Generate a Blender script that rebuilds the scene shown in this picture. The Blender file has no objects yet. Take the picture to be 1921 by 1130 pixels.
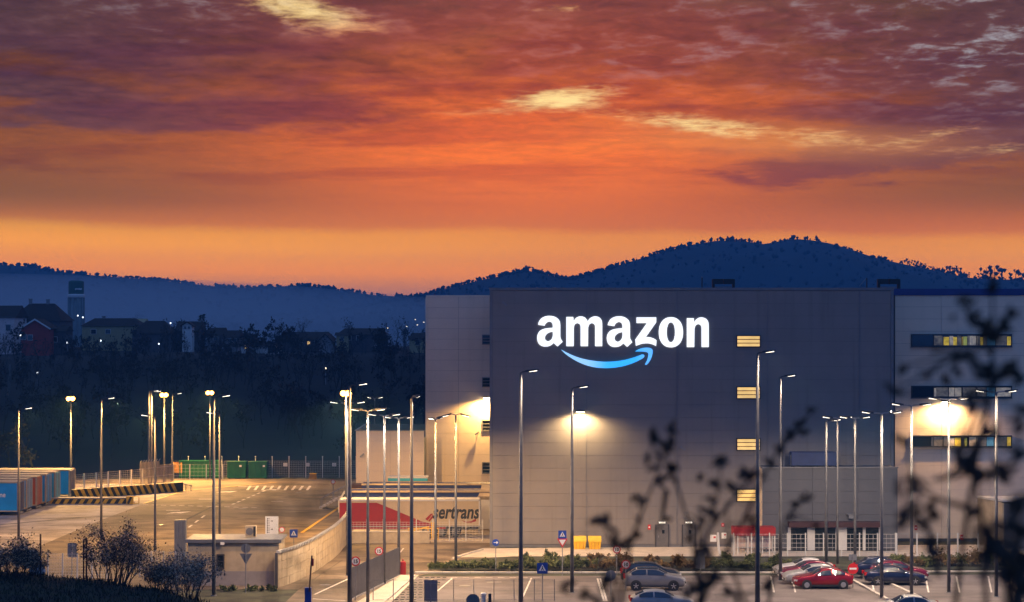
import bpy, bmesh, math, random
import numpy as np
from mathutils import Vector, Matrix, noise as mnoise

R = math.radians
SC = bpy.context.scene
COL = SC.collection

# ------------------------------------------------------------------ camera
FPX, CX, HY, HC = 4000.0, 960.5, 621.0, 18.45
cam_d = bpy.data.cameras.new('camera')
cam = bpy.data.objects.new('camera', cam_d)
COL.objects.link(cam)
cam.location = (0, 0, HC)
cam.rotation_euler = (R(90), 0, 0)
cam_d.sensor_width = 36.0
cam_d.lens = FPX * 36.0 / 1921.0
cam_d.shift_y = (HY - 565.0) / 1921.0
cam_d.clip_start = 0.2
cam_d.clip_end = 9000
cam_d.dof.use_dof = True
cam_d.dof.focus_distance = 178.0
cam_d.dof.aperture_fstop = 5.6
SC.camera = cam

# ------------------------------------------------------------------ render / view
SC.render.engine = 'CYCLES'
SC.view_settings.view_transform = 'Standard'
SC.view_settings.look = 'None'
SC.view_settings.exposure = 0.0
SC.view_settings.gamma = 1.0
SC.view_settings.use_curve_mapping = False
cy = SC.cycles
cy.use_denoising = True
try:
    cy.denoiser = 'OPENIMAGEDENOISE'
    cy.denoising_input_passes = 'RGB_ALBEDO_NORMAL'
except Exception:
    pass
cy.max_bounces = 4
cy.diffuse_bounces = 2
cy.glossy_bounces = 2
cy.transmission_bounces = 4
cy.volume_bounces = 0
cy.transparent_max_bounces = 8
cy.caustics_reflective = False
cy.caustics_refractive = False
cy.sample_clamp_indirect = 4.0
cy.use_light_tree = True


# ------------------------------------------------------------------ node expression helper
class X:
    """A node socket (or a number) with arithmetic that makes Math nodes."""
    def __init__(self, nt, s):
        self.nt, self.s = nt, s

    def _m(self, op, *o, clamp=False):
        n = self.nt.nodes.new('ShaderNodeMath')
        n.operation = op
        n.use_clamp = clamp
        for i, a in enumerate((self,) + o):
            a = a.s if isinstance(a, X) else a
            if isinstance(a, (int, float)):
                n.inputs[i].default_value = a
            else:
                self.nt.links.new(a, n.inputs[i])
        return X(self.nt, n.outputs[0])

    def __add__(self, o): return self._m('ADD', o)
    __radd__ = __add__
    def __mul__(self, o): return self._m('MULTIPLY', o)
    __rmul__ = __mul__
    def __sub__(self, o): return self._m('SUBTRACT', o)
    def __rsub__(self, o): return (self * -1.0) + o
    def __truediv__(self, o): return self._m('DIVIDE', o)
    def __pow__(self, o): return self._m('POWER', o)
    def abs(self): return self._m('ABSOLUTE')
    def sat(self): return (self + 0.0)._m('ADD', 0.0, clamp=True)
    def smooth(self, a, b):
        n = self.nt.nodes.new('ShaderNodeMapRange')
        n.interpolation_type = 'SMOOTHSTEP'
        self.nt.links.new(self.s, n.inputs['Value'])
        n.inputs['From Min'].default_value = a
        n.inputs['From Max'].default_value = b
        return X(self.nt, n.outputs['Result'])


def mixc(nt, fac, a, b, mode='MIX'):
    n = nt.nodes.new('ShaderNodeMix')
    n.data_type = 'RGBA'
    n.blend_type = mode
    n.clamp_factor = True
    for sock, v in ((n.inputs[0], fac), (n.inputs[6], a), (n.inputs[7], b)):
        v = v.s if isinstance(v, X) else v
        if isinstance(v, (int, float)):
            sock.default_value = v
        elif isinstance(v, tuple):
            sock.default_value = (v[0], v[1], v[2], 1)
        else:
            nt.links.new(v, sock)
    return n.outputs[2]


def noise_node(nt, vec, scale, detail=6, rough=0.55, dist=0.0):
    n = nt.nodes.new('ShaderNodeTexNoise')
    n.inputs['Scale'].default_value = scale
    n.inputs['Detail'].default_value = detail
    n.inputs['Roughness'].default_value = rough
    n.inputs['Distortion'].default_value = dist
    if vec is not None:
        nt.links.new(vec, n.inputs['Vector'])
    return X(nt, n.outputs['Fac'])


def combine(nt, x, y, z):
    n = nt.nodes.new('ShaderNodeCombineXYZ')
    for i, v in enumerate((x, y, z)):
        if isinstance(v, X):
            nt.links.new(v.s, n.inputs[i])
        else:
            n.inputs[i].default_value = v
    return n.outputs[0]


# ------------------------------------------------------------------ dusk sky (world)
def build_world():
    w = bpy.data.worlds.new('World')
    SC.world = w
    w.use_nodes = True
    nt = w.node_tree
    nt.nodes.clear()
    out = nt.nodes.new('ShaderNodeOutputWorld')
    bg = nt.nodes.new('ShaderNodeBackground')
    nt.links.new(bg.outputs[0], out.inputs[0])
    tc = nt.nodes.new('ShaderNodeTexCoord')
    sep = nt.nodes.new('ShaderNodeSeparateXYZ')
    nt.links.new(tc.outputs['Generated'], sep.inputs[0])
    x, y, z = (X(nt, sep.outputs[i]) for i in range(3))
    hor = (x * x + y * y) ** 0.5
    e = (z / (hor + 0.001)) * 4000.0          # elevation, in 1/4000 of a radian
    az = x._m('ARCTAN2', y)
    a = az * 4000.0                           # azimuth from the sunset, same unit

    def blob(a0, e0, sa, se, slope=0.0):
        da = (a - a0)
        de = (e - e0) - da * slope
        q = (da / sa) * (da / sa) + (de / se) * (de / se)
        return (q * -1.0)._m('EXPONENT')

    # clear dusk gradient
    cr = nt.nodes.new('ShaderNodeValToRGB')
    wob = noise_node(nt, combine(nt, az * 3.0, z * 14.0, 4.0), 1.0, 5, 0.6, 0.3)
    e2 = e + (wob - 0.5) * 70.0 * e.smooth(90, 170) + a * 0.012
    nt.links.new((e2 / 2400.0).s, cr.inputs[0])
    stops = [(0, (.42, .18, .17)), (55, (.62, .24, .15)), (80, (.98, .33, .085)), (105, (1.50, .45, .02)),
             (150, (1.52, .54, .008)), (180, (1.36, .48, .006)), (198, (1.02, .265, .005)), (240, (.95, .21, .004)),
             (330, (1.05, .185, .004)), (430, (.78, .13, .008)), (520, (.50, .105, .018)), (630, (.32, .10, .060)),
             (900, (.18, .14, .20)), (1400, (.13, .20, .40)), (2400, (.105, .24, .70))]
    cr.color_ramp.elements
    el = cr.color_ramp.elements
    el[0].position, el[0].color = 0, (*stops[0][1], 1)
    el[1].position, el[1].color = 1, (*stops[-1][1], 1)
    for p, c in stops[1:-1]:
        k = el.new(p / 2400.0)
        k.color = (*c, 1)
    col = cr.outputs[0]
    low = blob(420, 150, 560, 90)
    col = mixc(nt, low * 0.55, col, mixc(nt, 1.0, col, (.80, .62, .9), 'MULTIPLY'))
    # browner away from the glow, above the low bright band
    side = (1.0 - blob(60, 330, 560, 900)) * e.smooth(165, 260)
    col = mixc(nt, side, col, mixc(nt, 1.0, col, (.34, .58, .3), 'MULTIPLY'))
    col = mixc(nt, blob(40, 350, 330, 120) * 0.55, col, (1.40, .285, .004))
    # round to the side and behind, the dusk blue
    cosaz = y / (hor + 0.001)
    back = 1.0 - cosaz.smooth(0.1, 0.93)
    col = mixc(nt, back, col, (.075, .235, .78))

    # cloud deck, a plane overhead
    zz = z + 0.085
    u, v = x / zz, y / zz
    cv = combine(nt, u * 0.8, v * 0.62, 3.3)
    n1 = noise_node(nt, cv, 2.3, 10, 0.62, 0.3)
    cv2 = combine(nt, u * 1.0 + 7.0, v * 0.8 + 2.0, 1.7)
    n2 = noise_node(nt, cv2, 4.6, 10, 0.64, 0.3)
    cv3 = combine(nt, u * 2.6 + 1.0, v * 2.0, 5.1)
    n3 = noise_node(nt, cv3, 5.0, 9, 0.62, 0.3)
    amount = e.smooth(290, 640) * 0.66 + blob(-910, 448, 150, 18, -0.05) * 0.80 + blob(-760, 388, 260, 26, 0.02) * 0.52 + blob(-430, 400, 300, 40) * 0.25 + blob(760, 335, 420, 48, 0.16) * 0.75 \
        + blob(900, 460, 560, 150) * 0.45 + blob(-820, 560, 520, 90) * 0.35
    lim = 0.66 - amount * 0.34
    d1 = (n1 * 0.55 + n2 * 0.33 + n3 * 0.12) - lim
    dark = d1.smooth(-0.05, 0.09) * e.smooth(170, 300)
    glow = blob(60, 380, 620, 330)
    ccol = mixc(nt, glow, (.105, .050, .045), (.44, .072, .014))
    ccol = mixc(nt, e.smooth(560, 1000), ccol, (.060, .050, .095))
    ccol = mixc(nt, back, ccol, (.09, .17, .40))
    col = mixc(nt, dark * 0.86, col, ccol)
    # soft streaks low down
    cv4 = combine(nt, u * 0.35, v * 0.9, 9.0)
    n4 = noise_node(nt, cv4, 3.4, 6, 0.58, 0.2)
    streak = (n4 * 0.7 + n2 * 0.3).smooth(0.44, 0.60) * e.smooth(205, 330) * (1.0 - e.smooth(480, 700))
    col = mixc(nt, streak * 0.85, col, mixc(nt, 1.0, col, (.66, .55, .85), 'MULTIPLY'))
    mod = 1.0 + (n3 * 0.6 + n2 * 0.4 - 0.5) * 2.6 * e.smooth(215, 470)
    col = mixc(nt, 1.0, col, combine(nt, mod, mod, mod), 'MULTIPLY')
    col = mixc(nt, blob(520, 352, 330, 34, -0.05) * 0.42, col, (1.10, .42, .08))
    # light edges and gaps
    n5 = noise_node(nt, combine(nt, u * 2.0 + 3.0, v * 3.0, 2.2), 11.0, 8, 0.65, 0.4)
    fine = (n2 * 0.34 + n3 * 0.42 + n5 * 0.24)
    wgt = blob(95, 440, 120, 22, 0.12) * 1.45 + blob(-400, 600, 150, 40, -0.18) * 1.35 + blob(100, 605, 80, 14) * 0.9 \
        + blob(290, 395, 240, 24, -0.13) * 1.05 + blob(620, 352, 320, 34, -0.08) * 0.75 + blob(-150, 476, 110, 9) * 0.7 \
        + blob(-95, 410, 90, 9) * 0.7 + blob(940, 334, 130, 12, 0.05) * 0.7 + blob(830, 372, 110, 12, 0.2) * 0.6
    hi = ((fine * 1.5 + wgt * 0.27) - 0.90).smooth(0.0, 0.42) * (wgt * 2.0).sat()
    hcol = mixc(nt, (wgt - 0.55).smooth(0.0, 0.75), (1.05, .44, .13), (1.30, .92, .34))
    col = mixc(nt, hi, col, hcol)
    gapw = blob(920, 550, 240, 110) * 1.2 + blob(350, 520, 330, 60) * 0.3 + blob(-560, 600, 320, 40) * 0.35 + blob(560, 625, 420, 40) * 0.5 + blob(-640, 545, 60, 16) * 0.5 \
        + e.smooth(640, 900) * 0.55
    gap = ((n3 * 0.6 + n2 * 0.4) - 0.50).smooth(0.0, 0.13) * (gapw * 1.1).sat() * 0.75
    col = mixc(nt, gap, col, mixc(nt, e.smooth(700, 1200), (.46, .45, .48), (.17, .27, .50)))
    # low hazy edge of the sky below the horizon
    col = mixc(nt, (e * -1.0).smooth(0, 200), col, (.03, .035, .06))
    bg.inputs['Strength'].default_value = 1.0
    nt.links.new(col, bg.inputs['Color'])
    try:
        w.cycles.sampling_method = 'MANUAL'
        w.cycles.sample_map_resolution = 1024
    except Exception:
        pass


build_world()


# ------------------------------------------------------------------ geometry helpers
def at(px, py, D):
    """World point at distance D for a place measured on the photograph."""
    return Vector(((px - CX) * D / FPX, D, HC - (py - HY) * D / FPX))


def dist(py, z=0.0):
    return FPX * (HC - z) / (py - HY)


def gp(px, py, z=0.0):
    D = dist(py, z)
    p = at(px, py, D)
    p.z = z
    return p


class MB:
    def __init__(self):
        self.v, self.f, self.m = [], [], []

    def add(self, vs, fs, mi=0):
        b = len(self.v)
        self.v.extend([tuple(p) for p in vs])
        self.f.extend([tuple(b + i for i in q) for q in fs])
        self.m.extend([mi] * len(fs))
        return self

    def box(self, c, s, rz=0.0, mi=0, M=None):
        hx, hy, hz = s[0] / 2, s[1] / 2, s[2] / 2
        ps = [Vector((x * hx, y * hy, z * hz)) for z in (-1, 1) for x, y in ((-1, -1), (1, -1), (1, 1), (-1, 1))]
        if rz:
            Q = Matrix.Rotation(rz, 3, 'Z')
            ps = [Q @ p for p in ps]
        if M is not None:
            ps = [M @ p for p in ps]
        ps = [p + Vector(c) for p in ps]
        return self.add(ps, [(3, 2, 1, 0), (4, 5, 6, 7), (0, 1, 5, 4), (1, 2, 6, 5), (2, 3, 7, 6), (3, 0, 4, 7)], mi)

    def tube(self, pts, r, n=6, cap=True, mi=0):
        pts = [Vector(p) for p in pts]
        if not isinstance(r, (list, tuple)):
            r = [r] * len(pts)
        vs, fs = [], []
        prev = None
        for i, p in enumerate(pts):
            d = (pts[min(i + 1, len(pts) - 1)] - pts[max(i - 1, 0)])
            d = d.normalized() if d.length > 1e-9 else Vector((0, 0, 1))
            if prev is None:
                a = d.orthogonal().normalized()
            else:
                a = (prev - d * prev.dot(d))
                a = a.normalized() if a.length > 1e-6 else d.orthogonal().normalized()
            prev = a
            b = d.cross(a)
            for k in range(n):
                t = 2 * math.pi * k / n
                vs.append(p + (a * math.cos(t) + b * math.sin(t)) * r[i])
        for i in range(len(pts) - 1):
            for k in range(n):
                k2 = (k + 1) % n
                fs.append((i * n + k, i * n + k2, (i + 1) * n + k2, (i + 1) * n + k))
        if cap:
            fs.append(tuple(range(n))[::-1])
            fs.append(tuple((len(pts) - 1) * n + k for k in range(n)))
        return self.add(vs, fs, mi)

    def lathe(self, prof, n=16, c=(0, 0, 0), M=None, mi=0):
        vs, fs = [], []
        for r_, z_ in prof:
            for k in range(n):
                t = 2 * math.pi * k / n
                p = Vector((r_ * math.cos(t), r_ * math.sin(t), z_))
                if M is not None:
                    p = M @ p
                vs.append(p + Vector(c))
        for i in range(len(prof) - 1):
            for k in range(n):
                k2 = (k + 1) % n
                fs.append((i * n + k, i * n + k2, (i + 1) * n + k2, (i + 1) * n + k))
        fs.append(tuple(range(n))[::-1])
        fs.append(tuple((len(prof) - 1) * n + k for k in range(n)))
        return self.add(vs, fs, mi)

    def prism(self, poly, vec, mi=0):
        """A flat polygon (3-D points) pushed along vec."""
        n = len(poly)
        vec = Vector(vec)
        a = [Vector(p) for p in poly]
        b = [p + vec for p in a]
        fs = [tuple(range(n))[::-1], tuple(range(n, 2 * n))]
        fs += [(i, (i + 1) % n, n + (i + 1) % n, n + i) for i in range(n)]
        return self.add(a + b, fs, mi)

    def mesh(self, name, mats, smooth=False):
        me = bpy.data.meshes.new(name)
        me.from_pydata(self.v, [], self.f)
        for m in (mats if isinstance(mats, (list, tuple)) else [mats]):
            me.materials.append(m)
        if any(self.m):
            me.polygons.foreach_set('material_index', self.m)
        if smooth:
            me.polygons.foreach_set('use_smooth', [True] * len(me.polygons))
        me.update()
        return me

    def build(self, name, mats, parent=None, smooth=False, fix=False):
        me = self.mesh(name, mats, smooth)
        if fix:
            bm = bmesh.new()
            bm.from_mesh(me)
            bmesh.ops.recalc_face_normals(bm, faces=bm.faces)
            bm.to_mesh(me)
            bm.free()
        return link(name, me, parent)


def link(name, data, parent=None, loc=None, rz=None):
    o = bpy.data.objects.new(name, data)
    COL.objects.link(o)
    if parent is not None:
        o.parent = parent
    if loc is not None:
        o.location = loc
    if rz is not None:
        o.rotation_euler = (0, 0, rz)
    return o


def tag(o, label=None, cat=None, group=None, kind=None):
    for k, v in (('label', label), ('category', cat), ('group', group), ('kind', kind)):
        if v:
            o[k] = v
    return o


def thing(name, label, cat, loc=(0, 0, 0), rz=0.0, group=None):
    o = bpy.data.objects.new(name, None)
    COL.objects.link(o)
    o.empty_display_size = 0.2
    o.location = loc
    o.rotation_euler = (0, 0, rz)
    return tag(o, label, cat, group)


def copy_tree(o, parent=None):
    c = o.copy()
    COL.objects.link(c)
    if parent is not None:
        c.parent = parent
    for ch in [q for q in KIDS.get(o.name, [])] if False else list(o.children):
        copy_tree(ch, c)
    return c


# ------------------------------------------------------------------ materials
def mat(name, col, rough=0.6, metal=0.0, var=0.12, scale=1.5, bump=0.0, bscale=None, rnd=0.0, streak=0.0, spec=None, tone=None, stain=0.0):
    m = bpy.data.materials.new(name)
    m.use_nodes = True
    nt = m.node_tree
    b = nt.nodes['Principled BSDF']
    b.inputs['Roughness'].default_value = rough
    b.inputs['Metallic'].default_value = metal
    if spec is not None:
        b.inputs['Specular IOR Level'].default_value = spec
    g = nt.nodes.new('ShaderNodeNewGeometry')
    f = noise_node(nt, g.outputs['Position'], scale, 5, 0.6)
    lo = tuple(c * (1 - var) for c in col)
    hi = tuple(min(1, c * (1 + var)) for c in (tone or col))
    c = mixc(nt, f.smooth(0.3, 0.7), lo, hi)
    if stain:
        s1 = noise_node(nt, g.outputs['Position'], .16, 6, 0.62, 0.8)
        c = mixc(nt, s1.smooth(0.44, 0.62) * stain, c, mixc(nt, 1.0, c, (.45, .43, .42), 'MULTIPLY'))
        mp2 = nt.nodes.new('ShaderNodeMapping')
        mp2.inputs['Rotation'].default_value = (0, 0, .5)
        mp2.inputs['Scale'].default_value = (.05, 1.1, 1)
        nt.links.new(g.outputs['Position'], mp2.inputs[0])
        s2 = noise_node(nt, mp2.outputs[0], 1.0, 5, 0.7, 0.4)
        c = mixc(nt, s2.smooth(0.50, 0.64) * stain * .8, c, mixc(nt, 1.0, c, (.50, .48, .47), 'MULTIPLY'))
        s3 = noise_node(nt, g.outputs['Position'], 1.7, 6, 0.7)
        c = mixc(nt, s3.smooth(0.60, 0.72) * stain * .8, c, mixc(nt, 1.0, c, (.5, .48, .46), 'MULTIPLY'))
    if streak:
        mp = nt.nodes.new('ShaderNodeMapping')
        mp.inputs['Scale'].default_value = (1.6, 1.6, 0.06)
        nt.links.new(g.outputs['Position'], mp.inputs[0])
        s = noise_node(nt, mp.outputs[0], 1.0, 5, 0.65)
        c = mixc(nt, s.smooth(0.5, 0.78) * streak, c, mixc(nt, 1.0, c, (.62, .60, .56), 'MULTIPLY'))
    if rnd:
        oi = nt.nodes.new('ShaderNodeObjectInfo')
        k = X(nt, oi.outputs['Random']) * (2 * rnd) + (1 - rnd)
        c = mixc(nt, 1.0, c, combine(nt, k, k, k), 'MULTIPLY')
    nt.links.new(c, b.inputs['Base Color'])
    if bump:
        bn = nt.nodes.new('ShaderNodeBump')
        bn.inputs['Strength'].default_value = bump
        bn.inputs['Distance'].default_value = 0.05
        h = noise_node(nt, g.outputs['Position'], bscale or scale * 8, 6, 0.65)
        nt.links.new(h.s, bn.inputs['Height'])
        nt.links.new(bn.outputs[0], b.inputs['Normal'])
    return m


def emit(name, col, strength, var=0.0, scale=3.0):
    m = bpy.data.materials.new(name)
    m.use_nodes = True
    nt = m.node_tree
    b = nt.nodes['Principled BSDF']
    b.inputs['Base Color'].default_value = (*[min(.8, c) for c in col], 1)
    b.inputs['Emission Strength'].default_value = strength
    b.inputs['Emission Color'].default_value = (*col, 1)
    if var:
        g = nt.nodes.new('ShaderNodeNewGeometry')
        f = noise_node(nt, g.outputs['Position'], scale, 4, 0.6)
        c = mixc(nt, f.smooth(0.3, 0.7), tuple(q * (1 - var) for q in col), col)
        nt.links.new(c, b.inputs['Emission Color'])
    return m


def glass(name, col=(.015, .02, .03), rough=0.08):
    m = bpy.data.materials.new(name)
    m.use_nodes = True
    b = m.node_tree.nodes['Principled BSDF']
    b.inputs['Base Color'].default_value = (*col, 1)
    b.inputs['Roughness'].default_value = rough
    b.inputs['Specular IOR Level'].default_value = 0.9
    return m


M = dict(
    clad=mat('grey_cladding', (.205, .187, .176), .45, 0, .05, .35, .04, 6, .03, .5),
    clad_w=mat('cream_cladding', (.72, .60, .46), .5, 0, .035, .35, .04, 6, .018, .28),
    core=mat('wall_core', (.09, .09, .095), .9),
    annex=mat('annex_cladding', (.09, .093, .108), .5, 0, .04, .5, .03, 6, .015, .25),
    bluecap=mat('blue_parapet', (.012, .03, .16), .45, 0, .08),
    trim=mat('grey_trim', (.17, .17, .18), .5, .2, .1),
    darktrim=mat('dark_trim', (.035, .035, .04), .55),
    white=mat('white_paint', (.58, .57, .55), .45, 0, .05, 1.0, 0, None, 0, .3),
    cream=mat('cream_render', (.44, .36, .25), .8, 0, .14, 1.0, .1, 12, .04, .7),
    steel=mat('galvanised_steel', (.24, .245, .26), .5, .3, .15, 3.0),
    headm=mat('lamp_housing', (.045, .045, .05), .45, .3),
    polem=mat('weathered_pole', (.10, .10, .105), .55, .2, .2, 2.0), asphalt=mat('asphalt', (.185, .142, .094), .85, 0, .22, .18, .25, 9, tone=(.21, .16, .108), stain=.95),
    lot=mat('car_park_asphalt', (.175, .148, .14), .85, 0, .18, .25, .25, 9, stain=.6),
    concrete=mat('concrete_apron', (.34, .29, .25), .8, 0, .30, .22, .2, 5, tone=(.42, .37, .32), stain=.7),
    pave=mat('pavement_slab', (.56, .48, .38), .8, 0, .12, .8, .2, 6, .05),
    kerb=mat('kerb_stone', (.50, .46, .40), .8, 0, .12, 1.5, .1, 9, .06),
    paint=mat('road_paint', (.66, .62, .55), .7, 0, .25, 2.5),
    ypaint=mat('yellow_paint', (.70, .42, .03), .6, 0, .18, 2.5),
    black=mat('black_paint', (.02, .02, .02), .6),
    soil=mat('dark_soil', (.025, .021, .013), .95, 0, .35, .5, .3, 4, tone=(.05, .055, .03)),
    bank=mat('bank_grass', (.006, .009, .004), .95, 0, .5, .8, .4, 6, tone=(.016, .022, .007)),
    woods=mat('woodland_floor', (.017, .011, .009), .95, 0, .4, .06, .2, 1),
    hill=mat('haze_blue_forest', (.012, .026, .040), .95, 0, .35, .01, .3, .08),  # blue of the haze mixed into the forest colour
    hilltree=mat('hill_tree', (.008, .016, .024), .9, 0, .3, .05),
    bark=mat('bark', (.05, .042, .035), .9, 0, .3, 3.0),
    twig=mat('twig', (.035, .03, .026), .9, 0, .3, 3.0),
    leafd=mat('dark_leaf', (.020, .024, .012), .7, 0, .4, 6.0),
    hedge=mat('hedge_leaf', (.055, .075, .020), .7, 0, .45, 2.5, tone=(.11, .12, .035)),
    hedge2=mat('dry_leaf', (.16, .10, .035), .75, 0, .4, 2.5),
    pale_flecks=mat('pale_leaf', (.24, .21, .17), .7, 0, .35, 4.0, tone=(.42, .36, .28)),
    red=mat('red_paint', (.30, .006, .008), .55, 0, .06),
    signred=mat('sign_red', (.55, .02, .025), .4, 0, .04),
    signblue=mat('sign_blue', (.015, .06, .34), .4, 0, .04),
    signwhite=mat('sign_white', (.78, .78, .76), .45, 0, .03),
    signback=mat('sign_back', (.20, .21, .23), .5, .5, .1),
    green=mat('green_steel', (.012, .145, .05), .5, 0, .14, 1.2, .05, 4, 0, .35),
    orange=mat('orange_board', (.58, .26, .03), .6, 0, .35, 2.2),
    yellow=mat('yellow_plastic', (.78, .46, .015), .5, 0, .12, 2.0),
    blue=mat('trailer_blue', (.015, .31, .68), .4, 0, .10, .5, 0, None, 0, .3),
    navy=mat('trailer_navy', (.012, .025, .13), .45, 0, .1),
    teal=mat('trailer_teal', (.04, .36, .52), .45, 0, .1),
    orangered=mat('trailer_orange', (.52, .09, .02), .45, 0, .1),
    greyblue=mat('trailer_grey', (.25, .30, .36), .45, 0, .1),
    tyre=mat('tyre_rubber', (.018, .018, .018), .85),
    alloy=mat('alloy_rim', (.55, .55, .56), .3, .8, .05),
    carglass=glass('car_glass'),
    dglass=glass('dark_glass', (.012, .016, .022), .12),
    roof=mat('roof_tile', (.020, .011, .009), .85, 0, .3, .8, .2, 4),
    brown=mat('brown_fascia', (.045, .012, .014), .55, 0, .1),
    wallA=mat('render_pink', (.62, .50, .48), .85, 0, .1),
    wallR=mat('render_red', (.30, .04, .035), .85, 0, .1),
    wallY=mat('render_yellow', (.34, .28, .15), .85, 0, .1),
    wallG=mat('render_grey', (.22, .22, .23), .85, 0, .1),
    wallD=mat('render_dark', (.08, .07, .075), .9, 0, .15),
    tower=mat('tower_concrete', (.22, .25, .25), .8, 0, .12, .4, 0, None, 0, .5),
    towergreen=mat('tower_green', (.03, .09, .06), .7, 0, .12),
    warm=emit('lit_window', (1.0, .62, .20), 1.0, .25, 1.5),
    warmlow=emit('lit_window_dim', (1.0, .55, .22), .5, .5, 2.0),
    sodium=emit('sodium_lens', (1.0, .40, .06), 22.0),
    led=emit('led_lens', (1.0, .86, .66), 4.0),
    wlamp=emit('wall_lamp_lens', (1.0, .80, .46), 45.0),
    letter=emit('sign_white_light', (.93, .98, 1.0), 1.25),
    smileA=emit('sign_blue_light', (.13, .50, 1.0), 1.0),
)


def smile_material():
    m = M['smileA']
    nt = m.node_tree
    b = nt.nodes['Principled BSDF']
    g = nt.nodes.new('ShaderNodeNewGeometry')
    s = nt.nodes.new('ShaderNodeSeparateXYZ')
    nt.links.new(g.outputs['Position'], s.inputs[0])
    f = X(nt, s.outputs[0]).smooth(6.0, 8.4)
    c = mixc(nt, f, (.36, .66, 1.0), (.03, .46, 1.0))
    c = mixc(nt, X(nt, s.outputs[0]).smooth(10.2, 11.6), c, (.13, .48, 1.0))
    nt.links.new(c, b.inputs['Emission Color'])


smile_material()


def lamp_light(kind, loc, power, col, size=160, blend=.35, rad=.12, parent=None, rot=None):
    d = bpy.data.lights.new('lamp_light', kind)
    d.energy = power
    d.color = col
    d.shadow_soft_size = rad
    if kind == 'SPOT':
        d.spot_size = R(size)
        d.spot_blend = blend
    o = bpy.data.objects.new('lamp_light', d)
    COL.objects.link(o)
    o.location = loc
    if rot:
        o.rotation_euler = rot
    if parent:
        o.parent = parent
    return o


def flat_text(body, size, matl, name, parent, loc, rot=(R(90), 0, 0), shear=0.0, offset=0.0, extrude=0.004, align='LEFT', sx=1.0):
    c = bpy.data.curves.new(name, 'FONT')
    c.body = body
    c.size = size
    c.shear = shear
    c.offset = offset
    c.extrude = extrude
    c.align_x = align
    c.resolution_u = 3
    o = bpy.data.objects.new('tmp_text', c)
    COL.objects.link(o)
    dg = bpy.context.evaluated_depsgraph_get()
    me = bpy.data.meshes.new_from_object(o.evaluated_get(dg))
    bpy.data.objects.remove(o)
    me.materials.clear()
    me.materials.append(matl)
    r = link(name, me, parent)
    r.location = loc
    r.rotation_euler = rot
    r.scale = (sx, 1, 1)
    return r


def sheet(name, pts, z, m, kind='structure', label=None):
    b = MB()
    b.add([(p.x, p.y, z) for p in pts], [tuple(range(len(pts)))])
    me = b.mesh(name, m)
    bm = bmesh.new()
    bm.from_mesh(me)
    for f in bm.faces:
        if f.normal.z < 0:
            f.normal_flip()
    bm.to_mesh(me)
    bm.free()
    o = link(name, me)
    return tag(o, label, None, None, kind)

# ================================================================== SETTING
rng = random.Random(7)


def interp(x, pts):
    if x <= pts[0][0]:
        return pts[0][1]
    for (x0, y0), (x1, y1) in zip(pts, pts[1:]):
        if x <= x1:
            t = (x - x0) / (x1 - x0)
            t = t * t * (3 - 2 * t)
            return y0 + (y1 - y0) * t
    return pts[-1][1]


def grid_mesh(name, xs, ys, hf, m, kind='structure'):
    nx, ny = len(xs), len(ys)
    vs = [(x, y, hf(x, y)) for y in ys for x in xs]
    fs = [(j * nx + i, j * nx + i + 1, (j + 1) * nx + i + 1, (j + 1) * nx + i) for j in range(ny - 1) for i in range(nx - 1)]
    me = bpy.data.meshes.new(name)
    me.from_pydata(vs, [], fs)
    me.materials.append(m)
    me.polygons.foreach_set('use_smooth', [True] * len(fs))
    me.update()
    return tag(link(name, me), None, None, None, kind)


# --- one ground sheet to the horizon
b = MB()
b.add([(-2900, -250, -.02), (2900, -250, -.02), (2900, 2180, -.02), (-2900, 2180, -.02)], [(0, 1, 2, 3)])
tag(b.build('ground', M['soil']), kind='structure')


# --- the near bank the camera looks over
def bank_h(x, y):
    hill = 16.6 - 0.215 * max(0.0, y - 4)
    ridge = interp(x, [(-60, 7.2), (-25, 6.75), (-20.5, 6.35), (-18, 5.95), (-15.5, 5.35), (-14, 4.5), (-11.5, 2.0), (-8, 0), (60, -1)])
    fall = interp(y, [(60, 1.0), (103, 1.0), (126, -0.06)])
    z = max(hill, ridge * fall if y > 50 else -1)
    z += 0.10 * mnoise.noise(Vector((x * .5, y * .5, 0))) + .12 * mnoise.noise(Vector((x * .12, y * .12, 3)))
    return max(z, -0.4) if y < 126 else -0.4


xs = [-70 + 1.25 * i for i in range(113)]
ys = [-12 + 1.4 * i for i in range(102)]
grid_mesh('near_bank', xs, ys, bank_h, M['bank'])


# --- wooded rise behind the yard with the village on top
def rise_h(x, y):
    z = interp(y, [(272, -0.3), (300, 4.0), (340, 9.8), (375, 14.0), (420, 14.8), (520, 14.6), (640, 9.0), (900, -2.0)])
    if y > 285:
        z += 0.9 * mnoise.noise(Vector((x * .02, y * .02, 1.0)))
    return z


grid_mesh('wooded_rise', [-420 + 12 * i for i in range(72)], [272 + 9 * i for i in range(71)], rise_h, M['woods'])

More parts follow.
